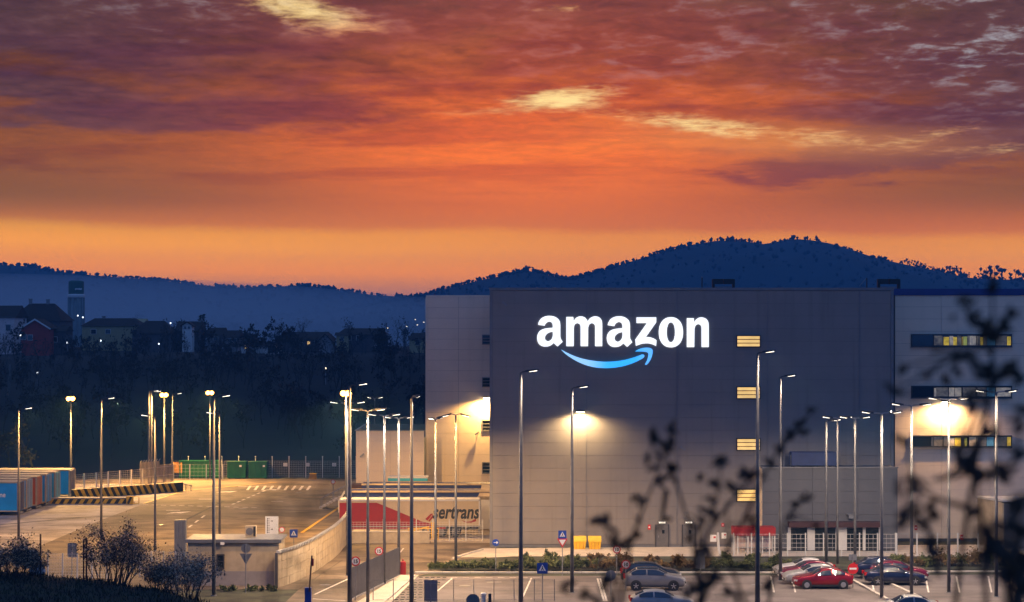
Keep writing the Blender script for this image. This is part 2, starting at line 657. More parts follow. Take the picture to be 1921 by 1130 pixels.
# --- far hills, ridge lines as they run against the sky
RIDGE_L = [(-900, 470), (-400, 470), (-150, 480), (0, 497), (60, 500), (120, 512), (180, 517), (300, 527), (400, 537), (470, 541), (520, 538),
           (560, 535), (600, 538), (640, 545), (700, 554), (760, 557), (820, 556), (900, 560), (1100, 575), (1500, 600), (2400, 600)]
RIDGE_R = [(-300, 618), (600, 590), (740, 566), (800, 554), (840, 541), (900, 526), (950, 516), (990, 508), (1030, 516), (1068, 525), (1100, 516), (1150, 501),
           (1200, 486), (1250, 471), (1300, 459), (1350, 451), (1400, 453), (1438, 459), (1480, 448), (1530, 451), (1580, 466), (1620, 481),
           (1680, 495), (1740, 507), (1800, 520), (1860, 524), (1940, 526), (2200, 540), (2800, 560)]
RIDGE_F = [(-900, 480), (-300, 476), (-60, 473), (0, 475), (60, 483), (110, 494), (160, 508), (240, 525), (400, 560), (900, 610)]


def lin(x, pts):
    for (x0, y0), (x1, y1) in zip(pts, pts[1:]):
        if x <= x1:
            return y0 + (y1 - y0) * max(0.0, (x - x0) / (x1 - x0))
    return pts[-1][1]


def far_hill(name, ridge, Dr, depth, seed):
    xs_ = [(-900 + 22 * i - CX) * Dr / FPX for i in range(160)]
    ys_ = [Dr - depth * (1 - k / 14.0) for k in range(15)] + [Dr + depth * .35, Dr + depth]

    def h(x, y):
        px = x * FPX / Dr + CX
        top = HC - (lin(px, ridge) - HY) * Dr / FPX
        t = (y - (Dr - depth)) / depth
        prof = interp(t, [(0, 0.0), (.35, .30), (.75, .80), (1.0, 1.0), (1.35, .8), (2, .1)])
        base = -3.0
        n = mnoise.noise(Vector((x * .006, y * .006, seed))) * 9 * min(1, max(0, t)) * (1 - min(1, max(0, t)) ** 3)
        return base + (top - base) * prof + n
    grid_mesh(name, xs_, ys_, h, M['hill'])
    # the wood on it: uneven small crowns, denser and larger along the ridge
    r = random.Random(seed)
    b = MB()
    for k in range(5200 if name != 'far_ridge' else 900):
        px = r.uniform(-80, 2000)
        onridge = r.random() < .62
        y = Dr + (r.uniform(-25, 10) if onridge else -r.random() ** 1.3 * depth * .85)
        x = (px - CX) * (Dr if onridge else y) / FPX
        z = h(x, y)
        s = r.choice([.6, .8, 1.0, 1.3, 1.7, 2.1]) * Dr / 1500
        if onridge and mnoise.noise(Vector((px * .018, seed * 3.1, 0))) < -.05 and r.random() < .75:
            continue
        if onridge and r.random() < .5:
            continue
        crown(b, (x, y, z + s * .55), s * r.uniform(.6, 1.1), s * r.uniform(.9, 1.5), r)
    if name == 'right_hill':
        for px, hgt, wid in ((1694, 9, 5), (1706, 12, 5), (1722, 12, 6), (1733, 9, 5), (1760, 6, 4), (1783, 15, 7), (1798, 18, 7), (1812, 9, 5), (1838, 9, 4), (1850, 21, 8), (1866, 24, 10),
                             (1880, 20, 8), (1897, 12, 5), (1906, 18, 7), (1916, 14, 6), (1772, 8, 4), (1748, 7, 4), (975, 7, 7), (992, 10, 8), (1010, 7, 7), (940, 5, 5), (1118, 6, 6)):
            D = Dr - 10
            x = (px - CX) * D / FPX
            z = h(x, D)
            for q in range(7):
                crown(b, (x + r.uniform(-.4, .4) * wid, D + r.uniform(-4, 4), z + hgt * .375 * r.uniform(.35, 1.0)), wid * .22 * r.uniform(.6, 1.2), hgt * .1, r)
            b.tube([(x, D, z - 2), (x + r.uniform(-.5, .5), D, z + hgt * .34)], [.35, .15], 4)
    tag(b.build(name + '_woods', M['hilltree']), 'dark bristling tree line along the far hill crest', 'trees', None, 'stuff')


def crown(b, c, rx, rz, r):
    vs = []
    for k in range(5):
        t = 2 * math.pi * (k + r.random() * .6) / 5
        q = r.uniform(.6, 1.15)
        vs.append((c[0] + math.cos(t) * rx * q, c[1] + math.sin(t) * rx * q, c[2] + r.uniform(-.2, .4) * rz))
    vs.append((c[0] + r.uniform(-.3, .3) * rx, c[1], c[2] + rz * r.uniform(.35, .8)))
    vs.append((c[0], c[1], c[2] - rz))
    b.add(vs, [(k, (k + 1) % 5, 5) for k in range(5)] + [((k + 1) % 5, k, 6) for k in range(5)])


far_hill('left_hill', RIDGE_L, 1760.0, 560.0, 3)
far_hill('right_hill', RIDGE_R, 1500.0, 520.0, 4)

# --- air
b = MB()
hz = HC + 76
b.box((0, 950, (hz - 6) / 2), (6000, 2500, hz + 6))
hm = bpy.data.materials.new('haze_air')
hm.use_nodes = True
nt = hm.node_tree
nt.nodes.clear()
o_ = nt.nodes.new('ShaderNodeOutputMaterial')
pv = nt.nodes.new('ShaderNodeVolumePrincipled')
pv.inputs['Color'].default_value = (.20, .60, 1.0, 1)
pv.inputs['Density'].default_value = 0.00030
pv.inputs['Anisotropy'].default_value = -0.2
nt.links.new(pv.outputs[0], o_.inputs['Volume'])
haze = b.build('haze', hm)
tag(haze, 'thin bluish evening mist over the valley', 'haze', None, 'stuff')

b = MB()
n_ = 20
b.lathe([(math.cos(math.pi * (k / n_ - .5)) * 1.0 + (.001 if k in (0, n_) else 0), math.sin(math.pi * (k / n_ - .5))) for k in range(n_ + 1)], 32)
b.v = [(-330 + x * 420, 1180 + y * 400, max(-4.6, z * 50)) for x, y, z in b.v]
mm_ = bpy.data.materials.new('mist_air')
mm_.use_nodes = True
nt = mm_.node_tree
nt.nodes.clear()
o_ = nt.nodes.new('ShaderNodeOutputMaterial')
pv = nt.nodes.new('ShaderNodeVolumePrincipled')
pv.inputs['Color'].default_value = (.94, .95, 1.0, 1)
pv.inputs['Density'].default_value = 0.0020
nt.links.new(pv.outputs[0], o_.inputs['Volume'])
tag(b.build('mist', mm_), 'pale mist bank lying in the valley behind the village', 'mist', None, 'stuff')

# --- surfaces of the site
P = gp
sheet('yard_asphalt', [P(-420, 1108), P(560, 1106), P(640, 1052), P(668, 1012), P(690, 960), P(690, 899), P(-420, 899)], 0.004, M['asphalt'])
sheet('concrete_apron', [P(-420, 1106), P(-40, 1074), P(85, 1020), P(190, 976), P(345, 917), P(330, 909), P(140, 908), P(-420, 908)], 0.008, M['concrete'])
sheet('road', [P(520, 1145), P(560, 1107), P(640, 1053), P(660, 1016), P(930, 1016), P(930, 1045), P(800, 1078), P(770, 1085), P(690, 1145)], 0.012, M['asphalt'])
sheet('car_park', [P(690, 1160), P(772, 1082), P(2050, 1078), P(2150, 1160)], 0.008, M['lot'])
sheet('loading_bay_floor', [P(664, 1019), P(930, 1019), P(930, 940), P(664, 940)], 0.016, M['concrete'])
sheet('front_pavement', [P(850, 1047), P(868, 1040), P(905, 1030), P(1960, 1022), P(1960, 1046)], 0.05, M['pave'])
sheet('verge_pavement', [P(640, 1150), P(752, 1080), P(786, 1080), P(716, 1150)], 0.06, M['pave'])
sheet('planting_bed', [P(802, 1071), P(850, 1053), P(960, 1046), P(1960, 1046), P(1960, 1071)], 0.09, M['soil'])


# kerbs as rows of stones
def kerb(p0, p1, n, h=.13, w=.22, name='kerb', label=None):
    r_ = thing(name, None, None, p0)
    d = p1 - p0
    L = d.length
    ang = math.atan2(d.y, d.x)
    seg = L / n
    me = None
    for i in range(n):
        if me is None:
            q = MB()
            q.box((0, 0, h / 2 + .02), (seg - .025, w, h))
            me = q.mesh('kerb_stone', M['kerb'])
        c = d * ((i + .5) / n)
        o = link('kerb_stone', me, r_, (c.x, c.y, rng.uniform(-.006, .006)), ang)
    r_['kind'] = 'structure'
    return r_


kerb(P(778, 1076), P(1560, 1076), 30)
kerb(P(1640, 1074), P(1960, 1074), 12)
kerb(P(850, 1050), P(905, 1033), 8)
kerb(P(705, 1145), P(778, 1082), 14)
kerb(P(1598, 1090), P(1665, 1127), 9)
kerb(P(1650, 1088), P(1735, 1127), 9)


# painted marks
def stripe(p0, p1, w, m, z, b):
    d = (p1 - p0)
    d.z = 0
    n = Vector((-d.y, d.x, 0)).normalized() * w / 2
    b.add([(q.x, q.y, z) for q in (p0 - n, p1 - n, p1 + n, p0 + n)], [(0, 1, 2, 3)])


b = MB()
for i in range(13):                                            # dashed lane line across the yard
    x0 = 268 + 17 * i
    stripe(P(x0, 947.3 + .45 * i), P(x0 + 10, 947.6 + .45 * i), .32, None, .02, b)
for i in range(7):
    t = i / 7
    stripe(P(497 - 66 * t, 921 + 28 * t), P(492 - 66 * t, 923 + 28 * t), .25, None, .02, b)
for px, py, L in ((385, 937, 24), (465, 913, 36), (505, 914, 16), (325, 958, 26), (520, 941, 22)):
    stripe(P(px - L / 2, py), P(px + L / 2, py), .45, None, .02, b)
for px, py in ((322, 964), (500, 921), (415, 925), (630, 936)):                       # lane arrows
    a0, a1 = P(px - 8, py), P(px + 6, py - 1.2)
    stripe(a0, a1, .35, None, .02, b)
    d = (a1 - a0).normalized()
    n = Vector((-d.y, d.x, 0))
    b.add([(q.x, q.y, .02) for q in (a1 - n * .9, a1 + d * 2.2, a1 + n * .9)], [(0, 1, 2)])
for i in range(5):
    stripe(P(330 + 12 * i, 1008 - 9 * i), P(336 + 12 * i, 1003.5 - 9 * i), .2, None, .02, b)
for i in range(9):
    stripe(P(470 + 14 * i, 912), P(464 + 14 * i, 920), .3, None, .02, b)
stripe(P(590, 1116), P(655, 1086), .16, None, .02, b)
stripe(P(586, 1124), P(650, 1128), .16, None, .02, b)
for px0, py0, px1, py1 in ((820, 1110, 848, 1086), (981, 1120, 997, 1085), (913, 1093, 941, 1092.6), (751, 1037, 757, 1029)):
    stripe(P(px0, py0), P(px1, py1), .12, None, .022, b)
for i in range(8):
    stripe(P(846 + 22 * i, 1084.3), P(858 + 22 * i, 1084.3), .12, None, .022, b)
for px in (1452, 1492, 1640, 1742, 1800, 1860):
    stripe(P(px, 1112), P(px - 6, 1082), .12, None, .022, b)
for px0 in (1127, 1132):
    stripe(P(px0 + 6, 1128), P(px0 - 6, 1086), .14, None, .022, b)
tag(b.build('road_markings', M['paint']), kind='structure')
b = MB()
stripe(P(270, 945), P(345, 921), .25, None, .021, b)
stripe(P(345, 921), P(520, 905), .25, None, .021, b)
stripe(P(566, 1000), P(640, 950), .3, None, .024, b)
tag(b.build('yellow_line', M['ypaint']), kind='structure')
# worn dark patches and seams in the yard
b = MB()
for px0, py0, px1, py1, w in ((250, 996, 640, 986, .5), (440, 955, 660, 960, .5), (330, 985, 420, 940, .3), (300, 930, 470, 918, .35), (0, 985, 150, 972, .5), (0, 1000, 190, 1001, .3), (20, 975, 230, 969, .4), (10, 1013, 120, 1016, .35)):
    stripe(P(px0, py0), P(px1, py1), w, None, .014, b)
tag(b.build('yard_seams', mat('worn_seam', (.055, .048, .042), .9, 0, .4, .6)), kind='structure')
for px, py in ((300, 985), (455, 955), (560, 925), (610, 1098), (872, 1100), (1420, 1098), (705, 1060)):
    p = P(px, py)
    b = MB()
    b.lathe([(.42, 0), (.42, .006)], 14, (p.x, p.y, .024))
    tag(b.build('drain_cover', M['trim']), kind='structure')
# paver strip with planted slots
b = MB()
k = 0
for j in range(12):
    py = 1084 + j * 4.6
    xl, xr = 790 - j * 5.6, 838 - max(0, j - 1) * 6.5
    px = xl + (k % 2) * 4
    while px < min(xr, 838):
        p = P(px, py)
        b.box((p.x, p.y, .03), (.26, .34, .03))
        px += 11
    k += 1
tag(b.build('paver_slots', M['black']), 'dark planted slots of the grass paver strip', 'pavers', None, 'stuff')

# ================================================================== WAREHOUSE
S0 = 22.0
BF = FPX / S0
XL, XR = (919 - CX) / S0, (1676 - CX) / S0
ZT = HC + 81 / S0
WD = FPX / 18.15          # left wing
RD = FPX / 21.4           # right wing
wh = thing('warehouse', 'huge grey panel clad warehouse carrying the lit white lettering', 'warehouse', (XL, BF, 0))
WO = Vector((XL, BF, 0))


def L(v):
    return Vector(v) - WO


b = MB()
b.box(L((14.5, BF + 35.1, ZT / 2 - .05)), (XR - XL + 0 - .1 + 0 if False else XR - XL - .06, 70, ZT - .1))
b.v = [(x + ((XL + XR) / 2 - 14.5), y, z) for x, y, z in b.v]
b.build('wall_core', M['core'], wh)
b = MB()
b.box(L((-4.35, WD + 20.1, ZT / 2 - .05)), (8.9, 40, ZT - .1))
b.box(L((57, RD + 20.1, ZT / 2 - .05)), (48.9, 40, ZT - .1))
b.build('wing_core', M['core'], wh)

unit = {}


def panels(root, org, cols, z0, z1, rows, yf, m, th=.09, gap=.02):
    if m.name not in unit:
        q = MB()
        q.box((0, 0, 0), (1, 1, 1))
        unit[m.name] = q.mesh('wall_panel', m)
    hgt = (z1 - z0) / rows
    for a0, a1 in zip(cols, cols[1:]):
        for k in range(rows):
            o = link('wall_panel', unit[m.name], root)
            o.location = Vector(((a0 + a1) / 2, yf + th / 2, z0 + (k + .5) * hgt)) - org
            o.scale = (a1 - a0 - gap, th, hgt - gap * .7)


fx = [(v - CX) / S0 for v in (924, 1100, 1270, 1440, 1612, 1671)]
panels(wh, WO, fx, .25, ZT - .25, 20, BF, M['clad'])
wx = [(v - CX) / 18.15 for v in (801, 860, 935)]
panels(wh, WO, wx, .25, ZT - .2, 20, WD, M['clad_w'])
rx = [(v - CX) / 21.4 for v in (1679, 1766, 1857, 1950)]
panels(wh, WO, rx, .25, HC + 68 / 21.4, 20, RD, M['clad_w'])
b = MB()
b.box(L(((XL + XR) / 2, BF + .04, ZT - .11)), (XR - XL + .1, .22, .22))
b.box(L(((XL + XR) / 2, BF + .04, .11)), (XR - XL, .14, .22))
for xx in (XL + .1, XR - .1):
    b.box(L((xx, BF + .04, ZT / 2)), (.24, .18, ZT - .5))
b.build('corner_flashing', M['trim'], wh)
b = MB()
b.box(L((57, RD + .03, ZT + .02 - .3)), (48.9, .3, .58))
b.build('blue_parapet', M['bluecap'], wh)
b = MB()
b.box(L((-4.35, WD + .04, ZT - .1)), (9.0, .2, .2))
b.box(L((-8.84, WD + .05, ZT / 2)), (.2, .22, ZT - .3))
b.build('parapet_cap', M['clad_w'], wh)
b = MB()                                                        # downpipes on the front and its joint covers
for px in (1270, 1440, 1612, 1100):
    b.box(L(((px - CX) / S0, BF - .02, ZT / 2)), (.07, .05, ZT - .5))
b.build('joint_cover', M['trim'], wh)


def window(root, org, px0, px1, py0, py1, D, pane, bars=2, barm=None, framem=None, name='window'):
    p0, p1 = at(px0, py1, D), at(px1, py0, D)
    w, h = p1.x - p0.x, p1.z - p0.z
    c = Vector(((p0.x + p1.x) / 2, D, (p0.z + p1.z) / 2)) - org
    t = .09
    f = MB()
    for dz in (-h / 2, h / 2):
        f.box((c.x, c.y - .07, c.z + dz), (w + t, .16, t))
    for dx in (-w / 2, w / 2):
        f.box((c.x + dx, c.y - .07, c.z), (t, .16, h - t))
    fo = f.build(name, framem or M['darktrim'], root)
    q = MB()
    q.box((c.x, c.y - .022, c.z), (w - t, .03, h - t))
    q.build('pane', pane, fo)
    for i in range(bars):
        q = MB()
        q.box((c.x, c.y - .075, c.z - h / 2 + h * (i + 1) / (bars + 1)), (w - t, .05, .07))
        q.build('slat', barm or M['darktrim'], fo)
    return fo


amber = mat('amber_slat', (.40, .22, .05), .5)
for y0, y1 in ((630, 651), (726, 748), (823, 845), (918, 941)):
    window(wh, WO, 1382, 1426, y0, y1, BF, M['warm'], 2, amber)
for y0, y1 in ((629, 646), (709, 726), (789, 808), (868, 888)):
    window(wh, WO, 905, 940, y0, y1, WD, M['dglass'], 2, M['trim'], M['trim'])

# office window bands of the right wing, rooms behind the glass
roomy = emit('lit_room_yellow', (.95, .62, .06), .55, .7, 3.5)
roomw = emit('lit_room_white', (.62, .52, .38), .42, .85, 5.0)
roomd = emit('lit_room_dim', (.13, .12, .11), .7, .9, 5.0)
roomb = emit('lit_room_blue', (.10, .28, .40), .35, .6, 3.0)
roomg = emit('lit_room_green', (.42, .45, .10), .5, .5, 3.0)
bands = [
    (628, 650, [(1710, 1750, None), (1752, 1768, roomd), (1770, 1780, roomy), (1781, 1788, roomw), (1788, 1795, roomy), (1796, 1803, roomd), (1803, 1806, roomy), (1807, 1814, roomg), (1815, 1819, roomd), (1819, 1834, roomw), (1835, 1838, roomd), (1839, 1844, roomy), (1845, 1851, roomd), (1852, 1867, roomb), (1868, 1888, roomd), (1889, 1896, roomy)]),
    (725, 746, [(1710, 1749, None), (1752, 1756, roomw), (1756, 1778, roomd), (1780, 1790, roomw), (1791, 1803, roomw), (1806, 1830, roomd), (1833, 1850, roomd), (1851, 1866, roomb), (1868, 1896, roomw)]),
    (818, 839, [(1712, 1745, None), (1747, 1768, roomd), (1770, 1780, roomd), (1781, 1790, roomw), (1791, 1802, roomy), (1803, 1808, roomd), (1809, 1814, roomg), (1818, 1834, roomw), (1835, 1850, roomd), (1851, 1864, roomb), (1866, 1888, roomd), (1889, 1897, roomy)]),
]
for y0, y1, items in bands:
    fo = window(wh, WO, 1710, 1897, y0, y1, RD, M['dglass'], 0, name='window_band')
    for px0, px1, m in items:
        p0, p1 = at(px0, y1 - 2, RD), at(px1, y0 + 2, RD)
        if m is None:
            q = MB()
            for i in range(6):
                q.box(Vector(((p0.x + p1.x) / 2, RD - .07, p0.z + (p1.z - p0.z) * (i + .5) / 6)) - WO, (p1.x - p0.x, .04, (p1.z - p0.z) / 6 - .03))
            q.build('blind', M['dglass'], fo)
        else:
            q = MB()
            hh = (p1.z - p0.z) * (1.0 if m in (roomd, roomb) else rng.uniform(.85, 1.0))
            q.box(Vector(((p0.x + p1.x) / 2, RD - .05, p0.z + hh / 2)) - WO, (p1.x - p0.x, .025, hh))
            q.build('lit_room', m, fo)
    for px in (1751, 1804, 1832, 1867):
        q = MB()
        p = at(px, (y0 + y1) / 2, RD)
        q.box(Vector((p.x, RD - .1, p.z)) - WO, (.07, .1, (y1 - y0) / 21.4 - .1))
        q.build('mullion', M['darktrim'], fo)
    q = MB()
    p = at(1803, y1 + 1.6, RD)
    q.box(Vector((p.x, RD - .12, p.z)) - WO, (190 / 21.4, .24, .06))
    q.build('sill', M['trim'], fo)

# doors at the foot of the front
for px0, px1 in ((1231, 1253), (1281, 1303)):
    p0, p1 = at(px0, 1027, BF), at(px1, 984, BF)
    w, h = p1.x - p0.x, p1.z - p0.z
    c = Vector(((p0.x + p1.x) / 2, BF, (p0.z + p1.z) / 2)) - WO
    f = MB()
    f.box((c.x, c.y - .05, c.z), (w, .1, h))
    d = f.build('door', mat('grey_door', (.13, .125, .125), .5, .2), wh)
    f = MB()
    f.box((c.x - w * .30, c.y - .12, c.z - .05), (.05, .05, .18))
    f.build('handle', M['steel'], d)
    f = MB()
    f.box((c.x + w * .1, c.y - .106, c.z + .35), (.22, .012, .3))
    f.build('door_glass', M['dglass'], d)
    f = MB()
    f.box((c.x, c.y - .15, c.z + h / 2 + .17), (.55, .2, .12))
    f.build('door_light', emit('door_light_glow', (1, .9, .75), 1.6), d)
    f = MB()
    for dx in (-w / 2 - .04, w / 2 + .04):
        f.box((c.x + dx, c.y - .06, c.z), (.08, .13, h))
    f.build('door_frame', M['darktrim'], d)

# --- the sign
sign = thing('illuminated_sign', 'glowing white letters over a blue curved arrow high on the warehouse', 'sign', (at(1169, 640, BF).x, BF, at(1169, 640, BF).z))
K = 15.067


def outline(pts, n=7):
    """pts: (x, y) smooth or (x, y, 1) corner; closed. Returns a sampled loop."""
    N = len(pts)
    out = []
    for i in range(N):
        p0, p1 = pts[i], pts[(i + 1) % N]
        c0, c1 = len(p0) > 2, len(p1) > 2
        a, b_ = Vector(p0[:2]), Vector(p1[:2])
        out.append(a)
        if c0 and c1:
            continue
        pm, pn = Vector(pts[i - 1][:2]), Vector(pts[(i + 2) % N][:2])
        t1 = (b_ - pm) / 2 if not c0 else None
        t2 = (pn - a) / 2 if not c1 else None
        if t1 is None:
            t1 = (b_ - a) * 1.5 - t2 * .5
        if t2 is None:
            t2 = (b_ - a) * 1.5 - t1 * .5
        for k in range(1, n):
            t = k / n
            h00, h10, h01, h11 = 2 * t**3 - 3 * t**2 + 1, t**3 - 2 * t**2 + t, -2 * t**3 + 3 * t**2, t**3 - t**2
            out.append(a * h00 + t1 * h10 + b_ * h01 + t2 * h11)
    return out


def glyph(name, loops, conv, m, depth=.10, stand=.07):
    c = bpy.data.curves.new(name, 'CURVE')
    c.dimensions = '2D'
    c.fill_mode = 'BOTH'
    c.extrude = depth / 2
    for lp in loops:
        pts = [conv(p) for p in outline(lp)]
        s = c.splines.new('POLY')
        s.points.add(len(pts) - 1)
        for q, (x_, z_) in zip(s.points, pts):
            q.co = (x_, z_, 0, 1)
        s.use_cyclic_u = True
    o = bpy.data.objects.new('tmp_curve', c)
    COL.objects.link(o)
    dg = bpy.context.evaluated_depsgraph_get()
    me = bpy.data.meshes.new_from_object(o.evaluated_get(dg))
    bpy.data.objects.remove(o)
    me.materials.clear()
    me.materials.append(m)
    r_ = link(name, me, sign)
    r_.rotation_euler = (R(90), 0, 0)
    r_.location = (0, -stand, 0)
    return r_


def conv1(ox, oy, k):
    def f(p):
        w = at(ox + p[0] / k, oy + p[1] / k, BF)
        return (w.x - sign.location.x, w.z - sign.location.z)
    return f


cA = conv1(1000, 585, K)
a_out = [(140, 370, 1), (170, 275), (235, 190), (335, 137), (460, 118), (585, 135), (685, 188), (748, 265), (770, 380, 1), (770, 690, 1), (785, 765), (835, 850, 1), (690, 983, 1),
         (582, 882, 1), (520, 938), (440, 975), (340, 987), (240, 965), (165, 905), (125, 820), (115, 720), (140, 620), (200, 540), (300, 488), (430, 464), (558, 455, 1), (553, 365), (525, 305), (455, 280), (385, 310), (345, 355), (330, 398, 1)]
a_in = [(558, 570, 1), (480, 580), (400, 622), (350, 682), (335, 750), (360, 805), (420, 838), (490, 810), (540, 745), (557, 680)]
glyph('letter', [a_out, a_in], cA, M['letter'])
glyph('letter', [[(q[0] + 1968, q[1] + 12) + tuple(q[2:]) for q in a_out], [(q[0] + 1968, q[1] + 12) + tuple(q[2:]) for q in a_in]], cA, M['letter'])
glyph('letter', [[(940, 150, 1), (1137, 150, 1), (1147, 270, 1), (1200, 192), (1280, 143), (1360, 133), (1450, 158), (1510, 215), (1545, 278, 1), (1600, 195), (1680, 147), (1775, 132), (1870, 165), (1935, 245), (1953, 370, 1), (1953, 975, 1), (1752, 975, 1), (1752, 440, 1),
                  (1733, 360), (1662, 325), (1590, 362), (1555, 450, 1), (1552, 975, 1), (1345, 975, 1), (1342, 440, 1), (1322, 360), (1250, 325), (1180, 362), (1150, 450, 1), (1148, 975, 1), (940, 975, 1)]], cA, M['letter'])
o2 = 1808
glyph('letter', [[(o2 + 1115, 162, 1), (o2 + 1670, 162, 1), (o2 + 1670, 300, 1), (o2 + 1375, 722, 1), (o2 + 1480, 722), (o2 + 1590, 755), (o2 + 1680, 812, 1), (o2 + 1666, 972, 1), (o2 + 1590, 932), (o2 + 1490, 903), (o2 + 1390, 895), (o2 + 1280, 905), (o2 + 1180, 935), (o2 + 1097, 967, 1), (o2 + 1080, 790, 1), (o2 + 1410, 322, 1), (o2 + 1115, 322, 1)]], cA, M['letter'])


def ell(cx_, cy_, rx_, ry_, p=2.2, n=20):
    out = []
    for k in range(n):
        t = 2 * math.pi * k / n
        c_, s_ = math.cos(t), math.sin(t)
        out.append((cx_ + rx_ * math.copysign(abs(c_) ** (2 / p), c_), cy_ + ry_ * math.copysign(abs(s_) ** (2 / p), s_)))
    return out


o3 = 3315
glyph('letter', [ell(o3 + 580, 582, 342, 426), ell(o3 + 578, 583, 116, 280)], cA, M['letter'])
glyph('letter', [[(o3 + 1030, 185, 1), (o3 + 1226, 185, 1), (o3 + 1236, 310, 1), (o3 + 1285, 232), (o3 + 1360, 178), (o3 + 1450, 160), (o3 + 1550, 190), (o3 + 1622, 265), (o3 + 1648, 390, 1), (o3 + 1648, 1000, 1), (o3 + 1445, 1000, 1), (o3 + 1445, 470, 1), (o3 + 1425, 388), (o3 + 1350, 352), (o3 + 1280, 390), (o3 + 1246, 480, 1), (o3 + 1238, 1000, 1), (o3 + 1030, 1000, 1)]], cA, M['letter'])
cS = conv1(1040, 640, 9.605)
glyph('smile_curve', [[(120, 152, 1), (250, 222), (420, 293), (620, 343), (850, 371), (1050, 369), (1250, 344), (1420, 299), (1530, 260), (1585, 240), (1618, 258), (1605, 300), (1500, 360), (1350, 421), (1180, 466), (980, 488), (800, 483), (640, 455), (480, 400), (330, 322), (200, 232)]], cS, M['smileA'])
glyph('arrow_tip', [[(1452, 190, 1), (1530, 145), (1620, 122), (1700, 122), (1755, 145), (1770, 200), (1750, 290), (1710, 370), (1660, 428), (1630, 420, 1), (1668, 350), (1690, 270), (1690, 225), (1660, 200), (1580, 190)]], cS, M['smileA'])


# --- wall lamps that flood the walls
def wall_lamp(px, py, D, power, col, label, size=150):
    p = at(px, py, D)
    t = thing('wall_lamp', label, 'lamp', (p.x, D, p.z), 0, 'floodlights on the warehouse walls')
    b_ = MB()
    b_.box((0, -.3, .25), (.08, .6, .07))
    b_.build('bracket', M['headm'], t)
    b_ = MB()
    b_.box((0, -.75, .16), (.7, .7, .14))
    hd = b_.build('lamp_head', M['headm'], t)
    b_ = MB()
    b_.box((0, -.78, .07), (.6, .56, .06))
    b_.build('lens', M['wlamp'], hd)
    lamp_light('SPOT', (0, -1.0, -.04), power, col, size, .5, .12, t, (R(6), 0, 0))


WARM = (1.0, .78, .45)
wall_lamp(1088, 774, BF, 2900, (1.0, .66, .30), 'bright floodlight on the warehouse front below the lit letters', 168)
wall_lamp(1771, 756, RD, 3000, (1, .58, .24), 'blazing floodlight between window bands of the right wing', 172)
wall_lamp(913, 748, WD, 6000, (1, .56, .16), 'floodlight tucked in the corner beside the stacked left windows', 166)


# --- low loading block on the left
bx0, bx1, bD, bE, bz = (668 - CX) / 18.6, -8.86, FPX / 18.6, 230.0, HC - 187 / 18.6
BO = Vector((bx0, bD, 0))
lb = thing('loading_block', 'low cream flat roofed block against the left warehouse wing', 'building', BO)
b = MB()
w = bx1 - bx0
b.box((w / 2, (bE - bD) / 2, (bz - .9) / 2), (w - .2, bE - bD - .2, bz - .9))
b.build('wall_core', M['core'], lb)
panels(lb, BO, [bx0 + .02, (bx0 + bx1) / 2, bx1], .25, bz - .05, 8, bD, M['clad_w'])
b = MB()
b.box((.06, (bE - bD) / 2, bz / 2), (.14, bE - bD, bz - .06))
b.build('side_wall', M['clad_w'], lb)
b = MB()
b.box((w / 2, bE - bD - .1, bz - .45), (w, .2, .9))
b.box((w / 2, .16, bz - .45), (w - .3, .12, .88))
b.build('parapet', M['annex'], lb)
b = MB()
b.box((w / 2, .04, bz), (w + .1, .3, .07))
b.box((0, (bE - bD) / 2, bz + .002), (.3, bE - bD, .07))
b.build('parapet_cap', M['steel'], lb)

# --- entrance annex in front, on the right
aS = 22.44
aD, ax0, ax1, azt = FPX / aS, (1430 - CX) / aS, (1684 - CX) / aS, HC - 255 / aS
AO = Vector((ax0, aD, 0))
an = thing('entrance_annex', 'low grey annex with white framed dark doors under a maroon fascia', 'building', AO)
b = MB()
b.box(((ax1 - ax0) / 2, (BF - aD) / 2 + .04, (azt - .1) / 2), (ax1 - ax0 - .1, BF - aD - .12, azt - .1))
b.build('wall_core', M['core'], an)
panels(an, AO, [ax0, ax0 + 4.2, ax0 + 8.0, ax1], .2, azt - .12, 7, aD, M['annex'])
b = MB()
b.box((.03, (BF - aD) / 2, azt / 2), (.12, BF - aD - .1, azt - .25))
b.build('side_wall', M['clad_w'], an)
b = MB()
b.box(((ax1 - ax0) / 2, .02, azt - .06), (ax1 - ax0 + .1, .2, .12))
b.box((.0, (BF - aD) / 2, azt - .058), (.16, BF - aD - .2, .12))
b.build('parapet_cap', M['trim'], an)
b = MB()
p0, p1 = at(1478, 988, aD), at(1650, 978, aD)
b.box(Vector(((p0.x + p1.x) / 2, aD - .45, (p0.z + p1.z) / 2)) - AO, (p1.x - p0.x, .9, p1.z - p0.z))
b.build('fascia', M['brown'], an)
zb_, zt_ = 0.12, at(0, 989, aD).z
